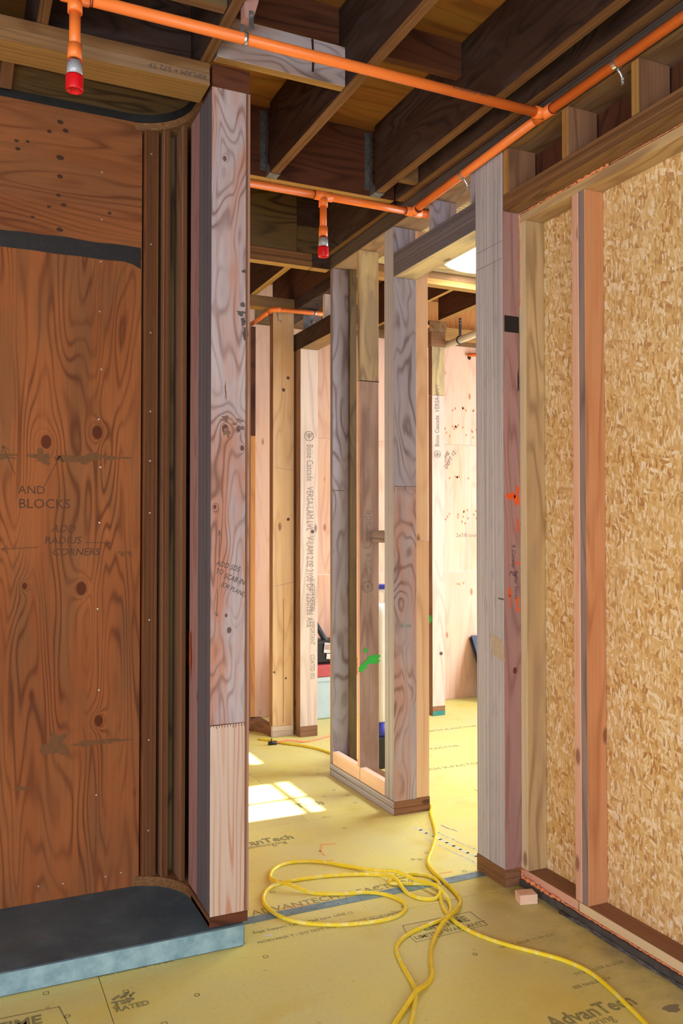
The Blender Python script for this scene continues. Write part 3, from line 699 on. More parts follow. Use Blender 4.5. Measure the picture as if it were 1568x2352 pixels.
for k, (b, z) in enumerate((('R Conway', 1.44), ('Rafter Vertic', 1.33))):
    text(b, (2.160+.012*k, 2.9788, z), .026, 'front', MARKER, p3, 'handwriting', -PI/2, .2, .9)
text('M6', (2.142, 2.9788, 1.31), .03, 'front', MARKER, p3, 'handwriting', -.2, .2)
strokes('pencil_line', [[(-3.18, 2.66), (-2.983, 2.66)], [(-3.18, 2.735), (-2.983, 2.735)]], .0016, (2.1192, 0, 0), 'left', MARKER, p3)
blob('pale_patch', -3.03, 1.0, .05, .08, (2.1192, 0, 0), 'left', plain('bare_wood_patch', (182, 168, 150), .8, 0, .1, 40), p3, .0005, 4, .02, PI/4)
strokes('black_tick', [(.006, [(-3.02, 1.21), (-2.984, 1.208)])], .006, (2.1192, 0, 0), 'left', MARKER, p3)
for k, (z0, z1) in enumerate(((0.0005, .036), (.0365, .074))):
    tag(box('base_plate', 2.119, 2.207, 2.979, 3.192, z0, z1, M('edgebrown', 'y'), side={'-x': M('edgebrown', 'y'), '-y': M('brownlum', 'x')}), ('lower' if k == 0 else 'upper')+' brown layer of the plates under the right door post', 'plate')

# header between right door post and the centre post
hd = tag(box('door_header', 2.1205, 2.256, 3.1905, 3.9685, 2.848, 2.976, M('edgepurple', 'y'), side={'-x': M('edgepurple', 'y'), '-z': M('moss', 'y')}), 'short weathered header over the opening between the two grey posts', 'beam')
strokes('black_tick', [(.003, [(-3.48, 2.94), (-3.50, 2.93), (-3.56, 2.935)])], .003, (2.1203, 0, 0), 'left', MARKER, hd)
for y0, y1, lb in ((3.1905, 3.228, 'short cripple on the header, beside the right door post'), (3.558, 3.596, 'short grey cripple block on the middle of the header')):
    tag(box('cripple_stud', 2.1205, 2.256, y0, y1, 2.9765, 3.120, M('weatherblue')), lb, 'stud')

# ------------------------------------------------------------------ centre wall of slim studs
cw = thing('center_post', 'grey laminated centre post with an orange lumber strip on its right', 'post', (2.2, 4.0, .08))
box('stud', 2.1205, 2.2555, 3.9695, 4.074, .0745, 3.1195, M('weatherblue'), cw, side={'-x': M('edgegrey')})
box('face_veneer', 2.1205, 2.2555, 3.9655, 3.9692, 1.735, 2.847, M('weatherblue'), cw, .0005)
box('face_veneer', 2.1205, 2.2555, 3.9655, 3.9692, .0745, 1.7335, M('weather'), cw, .0005)
box('side_stud', 2.2575, 2.3365, 3.972, 4.06, .0745, 1.445, M('orangelum'), cw, side={'-y': M('farpost')})
box('side_stud', 2.2575, 2.3350, 3.974, 4.06, 1.447, 3.1195, M('farpost'), cw)
strokes('dark_joint', [[(2.1225+i*.0105, 1.7335), (2.1225+i*.0105, 1.7335-random.uniform(.005, .04))] for i in range(13)]+[[(2.121, 1.734), (2.255, 1.734)]], .0022, (0, 3.9652, 0), 'front', plain('brown_glue', (104, 74, 66), .7), cw)
text('SE cut', (2.15, 3.9648, .985), .03, 'front', plain('teal_pencil', (110, 150, 140), .8), cw, 'handwriting', 0, .1)
for k, (z0, z1) in enumerate(((.0005, .036), (.0365, .074))):
    tag(box('wall_plate', 2.120, 2.338, 3.968, 4.803, z0, z1, M('edgebrown', 'y'), side={'-x': M('edgegrey', 'y'), '-y': M('brownlum', 'x')}), ('lower' if k == 0 else 'upper')+' layer of the bottom plates under the slim centre wall', 'plate')
tag(box('blocking', 2.1205, 2.160, 4.382, 4.758, .0745, .151, M('pinklum', 'y')), 'fresh pink lumber block at the foot of the centre wall, far one', 'blocking')
tag(box('blocking', 2.1205, 2.160, 4.076, 4.378, .0745, .149, M('pinklum', 'y')), 'fresh pink lumber block at the foot of the centre wall, near the grey post', 'blocking')
e = stud(2.1205, 2.275, 4.762, 4.800, .0745, 3.1195, M('weatherblue'), 'end stud of the slim centre wall, farthest from the camera', {'-x': M('greyedge')})
box('side_strip', 2.225, 2.272, 4.735, 4.7605, .0745, 3.119, M('olive'), e)  # dark strip added to stand in for shade on the stud's right side
strokes('saw_line', [(.004, [(2.122, 1.745), (2.2, 1.744)])], .004, (0, 4.7615, 0), 'front', MARKER, e)
f = stud(2.1205, 2.243, 4.380, 4.4135, .0745, 2.36, M('midbrown'), 'stamped stud in the middle of the centre wall with green spray paint', {'-x': M('pinkedge')})
box('upper_piece', 2.1205, 2.243, 4.3795, 4.4135, 2.362, 3.1195, M('moss'), f)
strokes('dark_joint', [(.005, [(2.122, 2.361), (2.243, 2.361)])], .005, (0, 4.3792, 0), 'front', HOLE, f)
text('Boise Cascade', (2.195, 4.3792, 1.22), .072, 'front', STAMP, f, 'printed_lettering', PI/2, 0, .95)
text('VERSA-LAM LVL    186240091855CVSG', (2.185, 4.3792, 1.72), .036, 'front', STAMP, f, 'printed_lettering', PI/2, 0, .82)
def logo(parent, x, z, y, r, up=True):
    ring = [(x+r*math.cos(2*PI*k/20), z+r*math.sin(2*PI*k/20)) for k in range(21)]
    s = 1 if up else -1
    tree = [[(x-r*.7, z+s*k*r*.28), (x, z+s*(k*r*.28+r*.3)*1.0)] for k in (-2, -1, 0)]+[[(x+r*.7, z+s*k*r*.28), (x, z+s*(k*r*.28+r*.3))] for k in (-2, -1, 0)]+[[(x, z-r*.7), (x, z+r*.7)]]
    strokes('stamped_emblem', [ring]+tree, r*.12, (0, y, 0), 'front', STAMP, parent)
logo(f, 2.172, 1.175, 4.3792, .032)
for k_, (cx_, cz_, rx, rz, an) in enumerate(((2.140, .71, .02, .020, .9), (2.165, .74, .04, .012, .5), (2.20, .755, .045, .018, .35), (2.155, .815, .013, .015, 0), (2.145, .735, .03, .009, .7))):
    blob('green_paint', cx_, cz_, rx, rz, (0, 4.3792, 0), 'front', SPRAYG, f, .0005+.0003*k_, 30, .6, an)
tag(box('blocking', 2.19, 2.26, 4.076, 4.379, 1.43, 1.50, M('greyedge', 'y')), 'small grey block high between the grey post and the stamped stud', 'blocking')

# ------------------------------------------------------------------ orange sprinkler pipes
R1 = .0185
PY, PZ = 2.66, 3.128
pr1 = thing('sprinkler_pipe', 'near orange pipe crossing the ceiling from the red-capped drop to the tee', 'pipe', (1.2, PY, PZ))
tube('pipe', [(.37, PY, PZ), (2.055, PY, PZ)], R1, ORANGE, pr1, 24)
def fitting(parent, p, d, L, name='tee_fitting', r=R1*1.22, collars=True):
    p = Vector(p); d = Vector(d)
    tube(name, [p-d*L, p+d*L], r, ORANGE, parent, 24)
fitting(pr1, (.325, PY, PZ), (1, 0, 0), .042)
tube('pipe', [(-1.6, PY, PZ), (.29, PY, PZ)], R1, ORANGE, pr1, 24)
for x in (.3725, 2.052): tube('primer_ring', [(x, PY, PZ), (x+.0035, PY, PZ)], R1*1.09, PRIMER, pr1, 24)
text('BLAZEMASTER  CPVC', (1.66, PY-.0192, PZ+.000), .011, 'front', MARKER, pr1, 'printed_lettering', 0, 0, 1.5)
pr2 = thing('sprinkler_pipe', 'long orange pipe running beside the right wall under the plates', 'pipe', (2.09, 2.3, PZ))
LX = 2.090
tube('pipe', [(LX, -1.8, PZ), (LX, 2.615, PZ)], R1, ORANGE, pr2, 24)
tube('pipe', [(LX, 2.705, PZ), (LX, 3.645, 3.105)], R1, ORANGE, pr2, 24)
fitting(pr2, (LX, PY, PZ), (0, 1, 0), .048)
tube('tee_fitting', [(LX, PY, PZ), (LX-.045, PY, PZ)], R1*1.22, ORANGE, pr2, 24)
for y in (2.608, ): tube('primer_ring', [(LX, y, PZ), (LX, y+.0035, PZ)], R1*1.1, PRIMER, pr2, 24)
PY2, PZ2 = 3.70, 3.099
fitting(pr2, (LX, PY2, PZ2), (1, 0, 0), .044)
tube('tee_fitting', [(LX, PY2, PZ2), (LX, PY2-.05, PZ2)], R1*1.22, ORANGE, pr2, 24)
tube('primer_ring', [(LX, PY2-.055, PZ2), (LX, PY2-.0515, PZ2)], R1*1.1, PRIMER, pr2, 24)
pr3 = thing('sprinkler_pipe', 'far orange pipe below the cross beam, running behind the left post', 'pipe', (1.6, PY2, PZ2))
tube('pipe', [(-.2, PY2, PZ2), (1.555, PY2, PZ2)], R1, ORANGE, pr3, 24)
tube('pipe', [(1.64, PY2, PZ2), (2.045, PY2, PZ2)], R1, ORANGE, pr3, 24)
tube('pipe', [(2.135, PY2, PZ2), (2.235, PY2, PZ2)], R1, ORANGE, pr3, 24)
fitting(pr3, (1.598, PY2, PZ2), (1, 0, 0), .046)
for x in (1.549, 2.043): tube('primer_ring', [(x, PY2, PZ2), (x+.0035, PY2, PZ2)], R1*1.1, PRIMER, pr3, 24)
def drop(x, y, zt, label, s=1.0):
    d = thing('sprinkler_drop', label, 'sprinkler', (x, y, zt))
    tube('tee_branch', [(x, y, zt-.012), (x, y, zt-.052)], R1*1.2, ORANGE, d, 24)
    tube('drop_pipe', [(x, y, zt-.05), (x, y, zt-.170)], R1*.92, ORANGE, d, 24)
    tube('adapter', [(x, y, zt-.150), (x, y, zt-.196)], R1*1.16, ORANGE, d, 24)
    tube('metal_nipple', [(x, y, zt-.196), (x, y, zt-.222)], R1*.84, BRASS, d, 20)
    for sx_ in (-1, 1):
        box('red_prong', x+sx_*.013-.004, x+sx_*.013+.004, y-.016, y+.016, zt-.214, zt-.20, RED, d, .001)
    tube('white_collar', [(x, y, zt-.204), (x, y, zt-.248)], [R1*1.18, R1*1.30], GREYBAND, d, 28)
    # hollow red cap
    bm = bmesh.new(); N_ = 28
    prof = [(1.36, .246), (1.42, .252), (1.42, .288), (1.34, .292), (1.12, .292), (1.10, .262), (0.01, .262)]
    rr = [[bm.verts.new((R1*q*math.cos(2*PI*k/N_), R1*q*math.sin(2*PI*k/N_), -h)) for k in range(N_)] for q, h in prof]
    for a, b in zip(rr, rr[1:]):
        for k in range(N_): bm.faces.new((a[k], a[(k+1) % N_], b[(k+1) % N_], b[k])).smooth = True
    bm.faces.new(rr[0])
    bmesh.ops.recalc_face_normals(bm, faces=bm.faces[:])
    me = bpy.data.meshes.new('red_cap'); bm.to_mesh(me); bm.free(); cap_ = link('red_cap', me, (x, y, zt), RED, d)
    tube('sprinkler_tip', [(x, y, zt-.262), (x, y, zt-.286)], R1*.35, RED, cap_, 12)
drop(.325, PY, PZ, 'near sprinkler drop with bright red cap hanging at the upper left')
drop(1.598, PY2, PZ2, 'far sprinkler drop with red cap hanging left of the centre wall')

def clamp(x, y, z, label):
    """two-hole strap: band around the pipe, arm and screwed foot on the stud"""
    c = thing('pipe_clamp', label, 'clamp', (x, y, z), 'zinc pipe clamps on the long wall pipe')
    bm = bmesh.new(); N_ = 24; r = R1+.0008
    rr = [[bm.verts.new((q*math.cos(a), yy, q*math.sin(a))) for q, yy in ((r, -.008), (r+.0025, -.008), (r+.0025, .008), (r, .008))] for a in [PI*.15+k*(2*PI-.5)/N_ for k in range(N_+1)]]
    for a, b in zip(rr, rr[1:]):
        for k in range(4): bm.faces.new((a[k], a[(k+1) % 4], b[(k+1) % 4], b[k]))
    me = bpy.data.meshes.new('band'); bm.to_mesh(me); bm.free(); link('band', me, (x, y, z), ZINC, c)
    tube('arm', [(x+.004, y, z-R1-.001), (x+.014, y, z-R1-.010), (x+.022, y, z-R1-.020), (x+.0275, y, z-R1-.036)], .0045, ZINC, c, 10)
    ft = box('foot', x+.0255, x+.0290, y-.007, y+.007, z-R1-.050, z-R1-.028, ZINC, c, .0008)
    tube('screw', [(x+.0215, y, z-R1-.041), (x+.028, y, z-R1-.041)], [.0028, .0048], ZINC, ft, 8)
clamp(LX, 2.262, PZ, 'zinc clamp holding the long pipe near the right edge')
clamp(LX, 3.245, 3.115, 'zinc clamp holding the long pipe beside the right door post')
hb = thing('hanger_block', 'purplish wood scrap on the joist end holding a zinc pipe strap', 'block', (.80, 2.62, 3.2))
bm = bmesh.new(); out = [(0, 0), (.030, -.0), (.048, .062), (.048, .30), (0, .30)]
a = [bm.verts.new((x_, 0, z_)) for x_, z_ in out]; b = [bm.verts.new((x_, .040, z_)) for x_, z_ in out]
bm.faces.new(a); bm.faces.new(b[::-1])
for k in range(5): bm.faces.new((a[k], a[(k+1) % 5], b[(k+1) % 5], b[k]))
bmesh.ops.recalc_face_normals(bm, faces=bm.faces[:])
me = bpy.data.meshes.new('wood_block'); bm.to_mesh(me); bm.free(); link('wood_block', me, (.843, 2.595, 3.160), M('purple'), hb)
tube('strap_band', [(.860, PY, PZ), (.8725, PY, PZ)], R1+.0025, ZINC, hb, 24)
box('strap_plate', .858, .8745, 2.5925, 2.5945, 3.125, 3.185, GALV, hb, .0005)
box('strap_plate', .8455, .858, 2.6455, 2.6475, 3.140, 3.165, GALV, hb, .0005)
tube('bolt', [(.866, 2.586, 3.168), (.866, 2.592, 3.168)], .005, ZINC, hb, 6)

# ------------------------------------------------------------------ threshold strip, wood block, cords
ss = thing('steel_strip', 'blue-grey perforated steel strip lying across the doorway threshold', 'strip', (1.55, 3.145, 0))
box('strap', .994, 2.117, 3.120, 3.170, .0006, .0026, STRIP, ss, 0)
disc('nail_hole', [(1.02+k*.05, 3.132+.026*(k % 2), .0028) for k in range(22)], .0028, 'floor', HOLE, ss, .0002)
wb = box('wood_offcut', -.037, .037, -.028, .028, 0, .038, M('pinklum', 'x'), None, .001, None, Matrix.Rotation(math.radians(-14), 3, 'Z'))
wb.location = (2.120, 2.838, .0195); tag(wb, 'small pink wood offcut lying on the floor by the curb', 'block')

F = 1950.; ca, sa = math.cos(AZ), math.sin(AZ)
def fpt(px, py, z=0.0):
    """floor position seen at a pixel of the photograph"""
    fw = Vector((sa*math.cos(PITCH), ca*math.cos(PITCH), math.sin(PITCH))); rt = Vector((ca, -sa, 0)); upv = rt.cross(fw)
    r = fw+rt*((px-784)/F)-upv*((py-1176)/F); t_ = (z-1.5)/r.z
    return Vector((0, 0, 1.5))+r*t_
cA = [(988, 1866), (993, 1885), (1000, 1916), (993, 1947), (982, 1978), (993, 2000), (1018, 2024), (1044, 2048), (1057, 2070), (1048, 2096), (1026, 2118), (1004, 2145), (991, 2176), (989, 2211), (992, 2237), (980, 2259), (956, 2286), (930, 2316), (905, 2352), (885, 2385), (850, 2440)]
hA = [0]*9+[.012, .016, .008]+[0]*4+[.014, .004]+[0]*3
ext = [(2.36, 4.12, .009), (2.362, 4.0, .009)]
tA = tube('extension_cord', catmull(ext+[tuple(fpt(*p, .0085)+Vector((0, 0, h))) for p, h in zip(cA, hA)], 7), .0085, CORD1, None, 12)
tag(tA, 'thick golden yellow extension cord snaking from the centre post to the foreground', 'cord')
cB = [(1560, 2440), (1483, 2352), (1440, 2309), (1400, 2270), (1354, 2233), (1301, 2208), (1248, 2192), (1182, 2175), (1123, 2157), (1076, 2137), (1050, 2121), (1037, 2110), (1022, 2092), (1013, 2070), (1010, 2044), (1004, 2026), (987, 2013), (956, 2008), (925, 2011), (903, 2019), (894, 2026), (903, 2031), (934, 2030), (978, 2030), (1003, 2040), (1013, 2053), (1000, 2063), (965, 2063), (934, 2050), (912, 2030), (894, 2019), (868, 2009), (824, 2008), (758, 2011), (692, 2019), (639, 2030), (613, 2044), (604, 2066), (617, 2088), (648, 2107), (692, 2119), (758, 2124), (824, 2121), (886, 2112), (921, 2099), (931, 2081), (916, 2066), (886, 2055), (842, 2050), (780, 2053), (714, 2050), (661, 2039), (630, 2026), (620, 2013), (630, 1995), (661, 1982), (705, 1978), (749, 1981), (806, 1991), (868, 2004), (912, 2015), (956, 2030), (1000, 2048), (1026, 2066), (1035, 2088), (1022, 2110), (982, 2125), (947, 2140), (921, 2158), (910, 2180), (921, 2211), (938, 2242), (952, 2268), (954, 2290), (950, 2320), (943, 2352), (938, 2400), (930, 2450)]
hB = [0]*len(cB)
for i, h in {11: .0, 14: .010, 15: .004, 18: .006, 19: .012, 21: .004, 24: .012, 25: .020, 29: .014, 30: .016, 52: .006, 51: .016, 59: .010, 60: .024, 61: .016, 62: .026, 63: .010, 65: .003}.items(): hB[i] = h
tB = tube('extension_cord', catmull([tuple(fpt(*p, .0075)+Vector((0, 0, h))) for p, h in zip(cB, hB)], 6), .0076, CORD2, None, 12)
tag(tB, 'pale striped yellow extension cord lying in tangled loops on the doorway floor', 'cord')
tC = tube('extension_cord', catmull([(2.00, 5.80, .008)]+[tuple(fpt(*p, .008)) for p in ((622, 1700), (650, 1707), (690, 1712), (730, 1720), (757, 1729), (790, 1742))], 6), .008, CORD1, None, 10)
tag(tC, 'far yellow extension cord end lying on the floor past the centre wall', 'cord')
oc = thing('extension_cord', 'salmon orange cord with a black plug on the far floor', 'cord', tuple(fpt(626, 1707)))
tube('cable', catmull([tuple(fpt(*p, .007)+Vector((0, 0, h))) for p, h in (((633, 1707), 0), ((660, 1705), .014), ((700, 1703), 0), ((730, 1697), 0), ((757, 1690), 0), ((800, 1680), 0))], 6), .006, CORDO, oc, 10)
q = fpt(626, 1707, .012); tube('plug', [q-Vector((.03, -.005, 0)), q+Vector((.028, 0, 0))], [.012, .014], BLACKPL, oc, 10)
tube('plug_prong', [q-Vector((.01, 0, 0)), q+Vector((-.008, .0, .035))], .004, BLACKPL, oc, 8)

# printing and marks on the floor
def ftext(b, x, y, s, spin=0, sx=1, m=FINK, bold=0): return text(b, (x, y, .0006), s, 'floor', m, floor, 'printed_lettering', spin, 0, sx, 'LEFT', bold)
ftext('ADVANTECH X-FACTOR®', 1.075, 3.178, .062, .01, 1.02)
ftext('50 YEAR', 1.60, 2.795, .052, 0, .9); ftext('LIFETIME', 1.62, 2.792, .062, 0, .85, FINK, .002)
bpy.data.objects.remove([o for o in bpy.data.objects if o.name.startswith('printed_lettering')][-2])
ftext('LIMITED WARRANTY', 1.558, 2.745, .036, 0, .92, FINK, .0006)
strokes('printed_frame', [[(1.565, 2.862), (1.862, 2.855), (1.862, 2.735), (1.548, 2.728), (1.548, 2.80), (1.565, 2.862)]], .004, (0, 0, 0), 'floor', FINK, floor)
ftext('NORVANA Y - DO NOT WET - DO NOT GLUE UNDER', 1.02, 2.955, .026, 0, .95)
ftext('Edge Support Tested  Nail here  LINE 12', 1.03, 3.035, .026, 0, .95)
ftext('AdvanTech', 1.66, 2.085, .085, 0, .85, FINK, .002); ftext('subflooring', 1.66, 2.045, .05, 0, .9)
ftext('NAILS, GLUE 12 IN O.C.', 1.80, 2.56, .024); ftext('TITAN, LOX & GLUE', 1.92, 2.30, .024); ftext('SEE NAILS LOX', 1.86, 2.235, .024)
ftext('LIFETIME', .02, 2.76, .07, 0, .9, FINK, .002); ftext('WARRANTY', .05, 2.70, .045, 0, .9)
strokes('printed_frame', [[(-.1, 2.845), (.318, 2.83), (.345, 2.62)]], .004, (0, 0, 0), 'floor', FINK, floor)
ftext('TSP', .472, 2.762, .034, 0, 1.3, FINK, .002); ftext('RATED', .475, 2.725, .038, 0, .9, FINK, .001)
strokes('printed_emblem', [(.012, [(.48, 2.80), (.50, 2.815)]), (.012, [(.505, 2.80), (.53, 2.822)]), (.010, [(.535, 2.80), (.548, 2.815)])], .01, (0, 0, 0), 'floor', FINK, floor)
ftext('AdvanTech', 1.18, 3.885, .085, 0, .9, FINK, .002); ftext('subflooring', 1.25, 3.845, .05)
ftext('AdvanTech', 1.50, 4.30, .09, 0, .9, FINK, .002); ftext('ADVANTECH X-FACTOR', 2.45, 4.62, .06); ftext('LIFETIME', 2.75, 4.13, .07); ftext('ADVANTECH X-FACTOR', 2.55, 5.05, .06); ftext('ADVANTECH X-FACTOR', 3.0, 5.5, .06)
ftext('STEEL', 1.45, 5.0, .09)
ftext('NAILS, LOX HERE - 1/8 GAP', .45, 2.958, .022)
sq = []; rg = []
random.seed(11)
for k in range(56):
    x = random.uniform(.1, 2.1); y = 2.05+random.uniform(0, 2.9); s = .008
    if k % 2: sq.append([(x-s, y-s), (x+s, y-s), (x+s, y+s), (x-s, y+s), (x-s, y-s)])
    else: rg.append([(x+s*math.cos(a*PI/5), y+s*math.sin(a*PI/5)) for a in range(11)])
sq = [q for q in sq if not (q[0][0] < .98 and q[0][1] > 2.94)]; rg = [q for q in rg if not (q[0][0] < .98 and q[0][1] > 2.93)]
mk = strokes('printed_mark', sq+rg, .0028, (0, 0, .0), 'floor', FINK, floor); mk['kind'] = 'stuff'
wsm = [(fpt(950, 1900), fpt(1110, 1975), .020), (fpt(985, 1903), fpt(1100, 1955), .012), (fpt(975, 1925), fpt(1100, 1985), .008), (fpt(1010, 1895), fpt(1050, 1910), .01)]
for a, b, wd in wsm:
    L = [(a.lerp(b, i/10).x+random.uniform(-.004, .004), a.lerp(b, i/10).y) for i in range(11)]
    strokes('paint_smear', [(wd*random.uniform(.6, 1), L)], wd, (0, 0, .0), 'floor', CHALK, floor, .0005)
for pts_ in ([(735, 1940), (770, 1938)], [(738, 1942), (735, 1955), (745, 1965)], [(735, 1978), (765, 1976)], [(1010, 2006), (1036, 2003)], [(640, 2088), (720, 2076)], [(680, 2094), (740, 2080)]):
    strokes('faded_orange_paint', [(.012, [tuple(fpt(*p).xy) for p in pts_])], .012, (0, 0, 0), 'floor', SPRAYF, floor, .0004)
blob('white_spatter', 0, 0, .018, .009, tuple(fpt(616, 2149)), 'floor', plain('white_paint_spot', (226, 224, 206), .6), floor, .0006)
blob('grey_stain', 0, 0, .028, .020, tuple(fpt(1540, 2316)), 'floor', plain('grey_stain', (140, 132, 112), .7, 0, .1, 40), floor, .0006)

# ------------------------------------------------------------------ beyond the doorway: left part
wb_ = setting('wall_back', (3, 6.5, 0))
FPY = 6.49
for (x0, x1) in ((2.42, 3.62), (3.62, 4.84), (4.84, 6.06)):
    for (z0, z1) in ((.001, 1.130), (1.132, 2.267), (2.269, 3.16)):
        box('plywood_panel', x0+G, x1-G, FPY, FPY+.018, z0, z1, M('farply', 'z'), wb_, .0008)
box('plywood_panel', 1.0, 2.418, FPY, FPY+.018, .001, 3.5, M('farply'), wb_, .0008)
box('wall_plate', 2.2, 6.3, FPY+.0, FPY+.09, 3.161, 3.3, M('plate', 'x'), wb_)
disc('nail', [(3.98+.07*k+random.uniform(-.01, .01), FPY-.0006, .05+random.uniform(0, .01)) for k in range(5)]+[(2.55+random.uniform(-.01, .01), FPY-.0006, .3*k+.1) for k in range(9)], .006, 'front', NAILM, wb_)
text('HOME\nDEPT 12', (3.96, FPY-.0008, 2.07), .05, 'front', MARKER, wb_, 'handwriting', 1.0, .2)
text('2x7/8 sound', (4.10, FPY-.0008, 1.44), .05, 'front', STAMP, wb_, 'handwriting')
K = wood('knot', 'z', (180, 110, 80), (170, 100, 70), (140, 80, 50))
for k in range(60):
    x = 3.95+random.uniform(0, .42); z = random.choice((2.42, 2.36, 2.6, 1.62, 1.66, 1.58, 1.0, 1.98))+random.uniform(-.03, .03)
    blob('knot', x, z, .008, .012, (0, FPY-.0004, 0), 'front', plain('russet_knot', (206, 140, 104), .8), wb_, .0004, 8, .1)

# radius corner and plywood at the left of the far opening
cf = thing('curved_plate', 'dark curved bottom plate on the far floor left of the pale post', 'plate', (1.9, 6.1, 0))
for k in range(2): prism('plate_layer', curved(1.86, 5.905, .250, .04, 5.86, 1.3), .0005+.038*k, .038*(k+1), M('brownlum', 'x'), cf)
box('plate_layer', 1.3, 2.11, 6.157, 6.20, .0005, .076, M('brownlum', 'x'), cf)
wf = setting('wall_far', (1.8, 6.2, 0))
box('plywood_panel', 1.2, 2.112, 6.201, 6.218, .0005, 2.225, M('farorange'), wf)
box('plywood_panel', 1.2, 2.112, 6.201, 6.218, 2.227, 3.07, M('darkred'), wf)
stud(2.0, 2.04, 6.10, 6.195, .077, 3.07, M('brownlum'), 'narrow brown stud left of the far pale post, against plywood')
pa = thing('far_post', 'pale fir far post with a long vertical crack, left of the stamped one', 'post', (2.2, 5.85, .08))
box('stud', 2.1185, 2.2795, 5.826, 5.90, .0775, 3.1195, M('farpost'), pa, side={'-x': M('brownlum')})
strokes('crack', [[(2.20, .10), (2.202, .3), (2.199, .55), (2.202, .75), (2.20, 1.0)]], .003, (0, 5.8255, 0), 'front', plain('brown_crack', (120, 70, 50), .8), pa)
strokes('pencil_line', [[(2.122, 1.96), (2.278, 1.94)], [(2.122, 1.09), (2.278, 1.12)]], .002, (0, 5.8255, 0), 'front', STAMP, pa)
for cx_, cz_, r_ in ((2.235, 2.62, .012), (2.20, 2.53, .012), (2.238, 1.58, .012), (2.22, .42, .008), (2.13, .47, .008)): blob('knot', cx_, cz_, r_, r_, (0, 5.8255, 0), 'front', plain('dark_purple_knot', (96, 66, 74), .8), pa, .0004, 14, .15)
box('base_layer', 2.1185, 2.2795, 5.826, 5.90, .0395, .0765, M('palegrey', 'x'), pa); box('base_layer', 2.1185, 2.2795, 5.826, 5.90, .001, .0385, M('palegrey', 'x'), pa)
pb = thing('far_post', 'stamped pale grey far post standing right of the cracked fir post', 'post', (2.37, 5.8, .08))
box('stud', 2.3005, 2.4365, 5.742, 5.88, .0775, 2.828, M('palegrey'), pb, side={'-x': M('brownlum')})
box('base_layer', 2.3005, 2.4365, 5.742, 5.88, .001, .0385, M('brownlum', 'x'), pb); box('base_layer', 2.3005, 2.4365, 5.742, 5.88, .0395, .0765, M('brownlum', 'x'), pb)
text('Boise Cascade   VERSA-LAM LVL   V-LAM 2.0E 3100 DF 2250186 Ana', (2.350, 5.7415, 2.13), .075, 'front', STAMP, pb, 'printed_lettering', -PI/2, 0, .62)
text('CUSTOM 1277286        IMPORTANT        COATED 002', (2.38, 5.7415, 1.15), .05, 'front', STAMP, pb, 'printed_lettering', -PI/2, 0, .62)
logo(pb, 2.368, 2.19, 5.7415, .035, False)
blob('knot', 2.395, 1.49, .014, .014, (0, 5.7415, 0), 'front', plain('dark_purple_knot', (96, 66, 74), .8), pb, .0004, 14, .1)
tag(box('far_header', 2.3005, 2.44, 4.91, 5.885, 2.829, 2.955, M('darkply', 'y'), side={'-z': M('plate', 'y')}), 'dark header seen between the stamped far post and the centre wall', 'beam')
tag(box('cripple_stud', 2.302, 2.44, 5.30, 5.338, 2.956, 3.1195, M('palegrey')), 'pale grey cripple block standing on the far dark header', 'stud')
tag(box('top_plate', 1.3, 2.281, 5.815, 5.905, 3.1205, 3.2045, M('plate', 'x'), side={'-z': M('edgeyellow', 'x')}), 'brown plate resting on the far pale post', 'plate')
tag(box('top_plate', 2.2825, 2.43, 4.87, 6.2, 3.1205, 3.2045, M('darkply', 'y')), 'dark plate running back above the far header', 'plate')
joist(1.940, 1.988, 4.87, 6.3, 'far joist above the cracked fir post, seen through the doorway', em=EY)
joist(2.285, 2.335, 4.87, 6.3, 'far joist against the centre wall top, above the dark plate', em=EY, m=M('darkred', 'y'))
mp = box('metal_plate', 2.32, 2.46, 5.737, 5.740, 2.957, 3.119, GALV, None, .0005); tag(mp, 'square galvanized plate behind the far orange pipe', 'plate')
p4 = thing('sprinkler_pipe', 'far orange pipe with an elbow in front of the pale fir post', 'pipe', (2.1, 5.7, 3.08))
r4 = .016
tube('pipe', [(2.075, 6.19, 3.085), (2.075, 5.76, 3.085)], r4, ORANGE, p4, 16)
tube('elbow', [(2.075, 5.78, 3.085)]+[(2.105-.03*math.cos(a), 5.735-.03*math.sin(a)+.0, 3.085) for a in [k*PI/2/6 for k in range(7)]]+[(2.125, 5.705, 3.086)], r4*1.18, ORANGE, p4, 16)
tube('pipe', [(2.12, 5.705, 3.086), (2.60, 5.705, 3.092)], r4, ORANGE, p4, 16)
tube('clamp_band', [(2.39, 5.705, 3.0895), (2.405, 5.705, 3.0895)], r4*1.15, ZINC, p4, 16)
tube('wire_hook', [(2.075, 5.79, 3.07), (2.06, 5.78, 3.03), (2.035, 5.77, 3.02)], .004, GALV, p4, 6)
tube('wire_hook', [(2.11, 5.72, 3.068), (2.125, 5.73, 3.02), (2.15, 5.74, 3.01)], .004, GALV, p4, 6)
tube('bolt', [(2.40, 5.728, 3.03), (2.40, 5.736, 3.03)], .012, ZINC, mp, 6); 

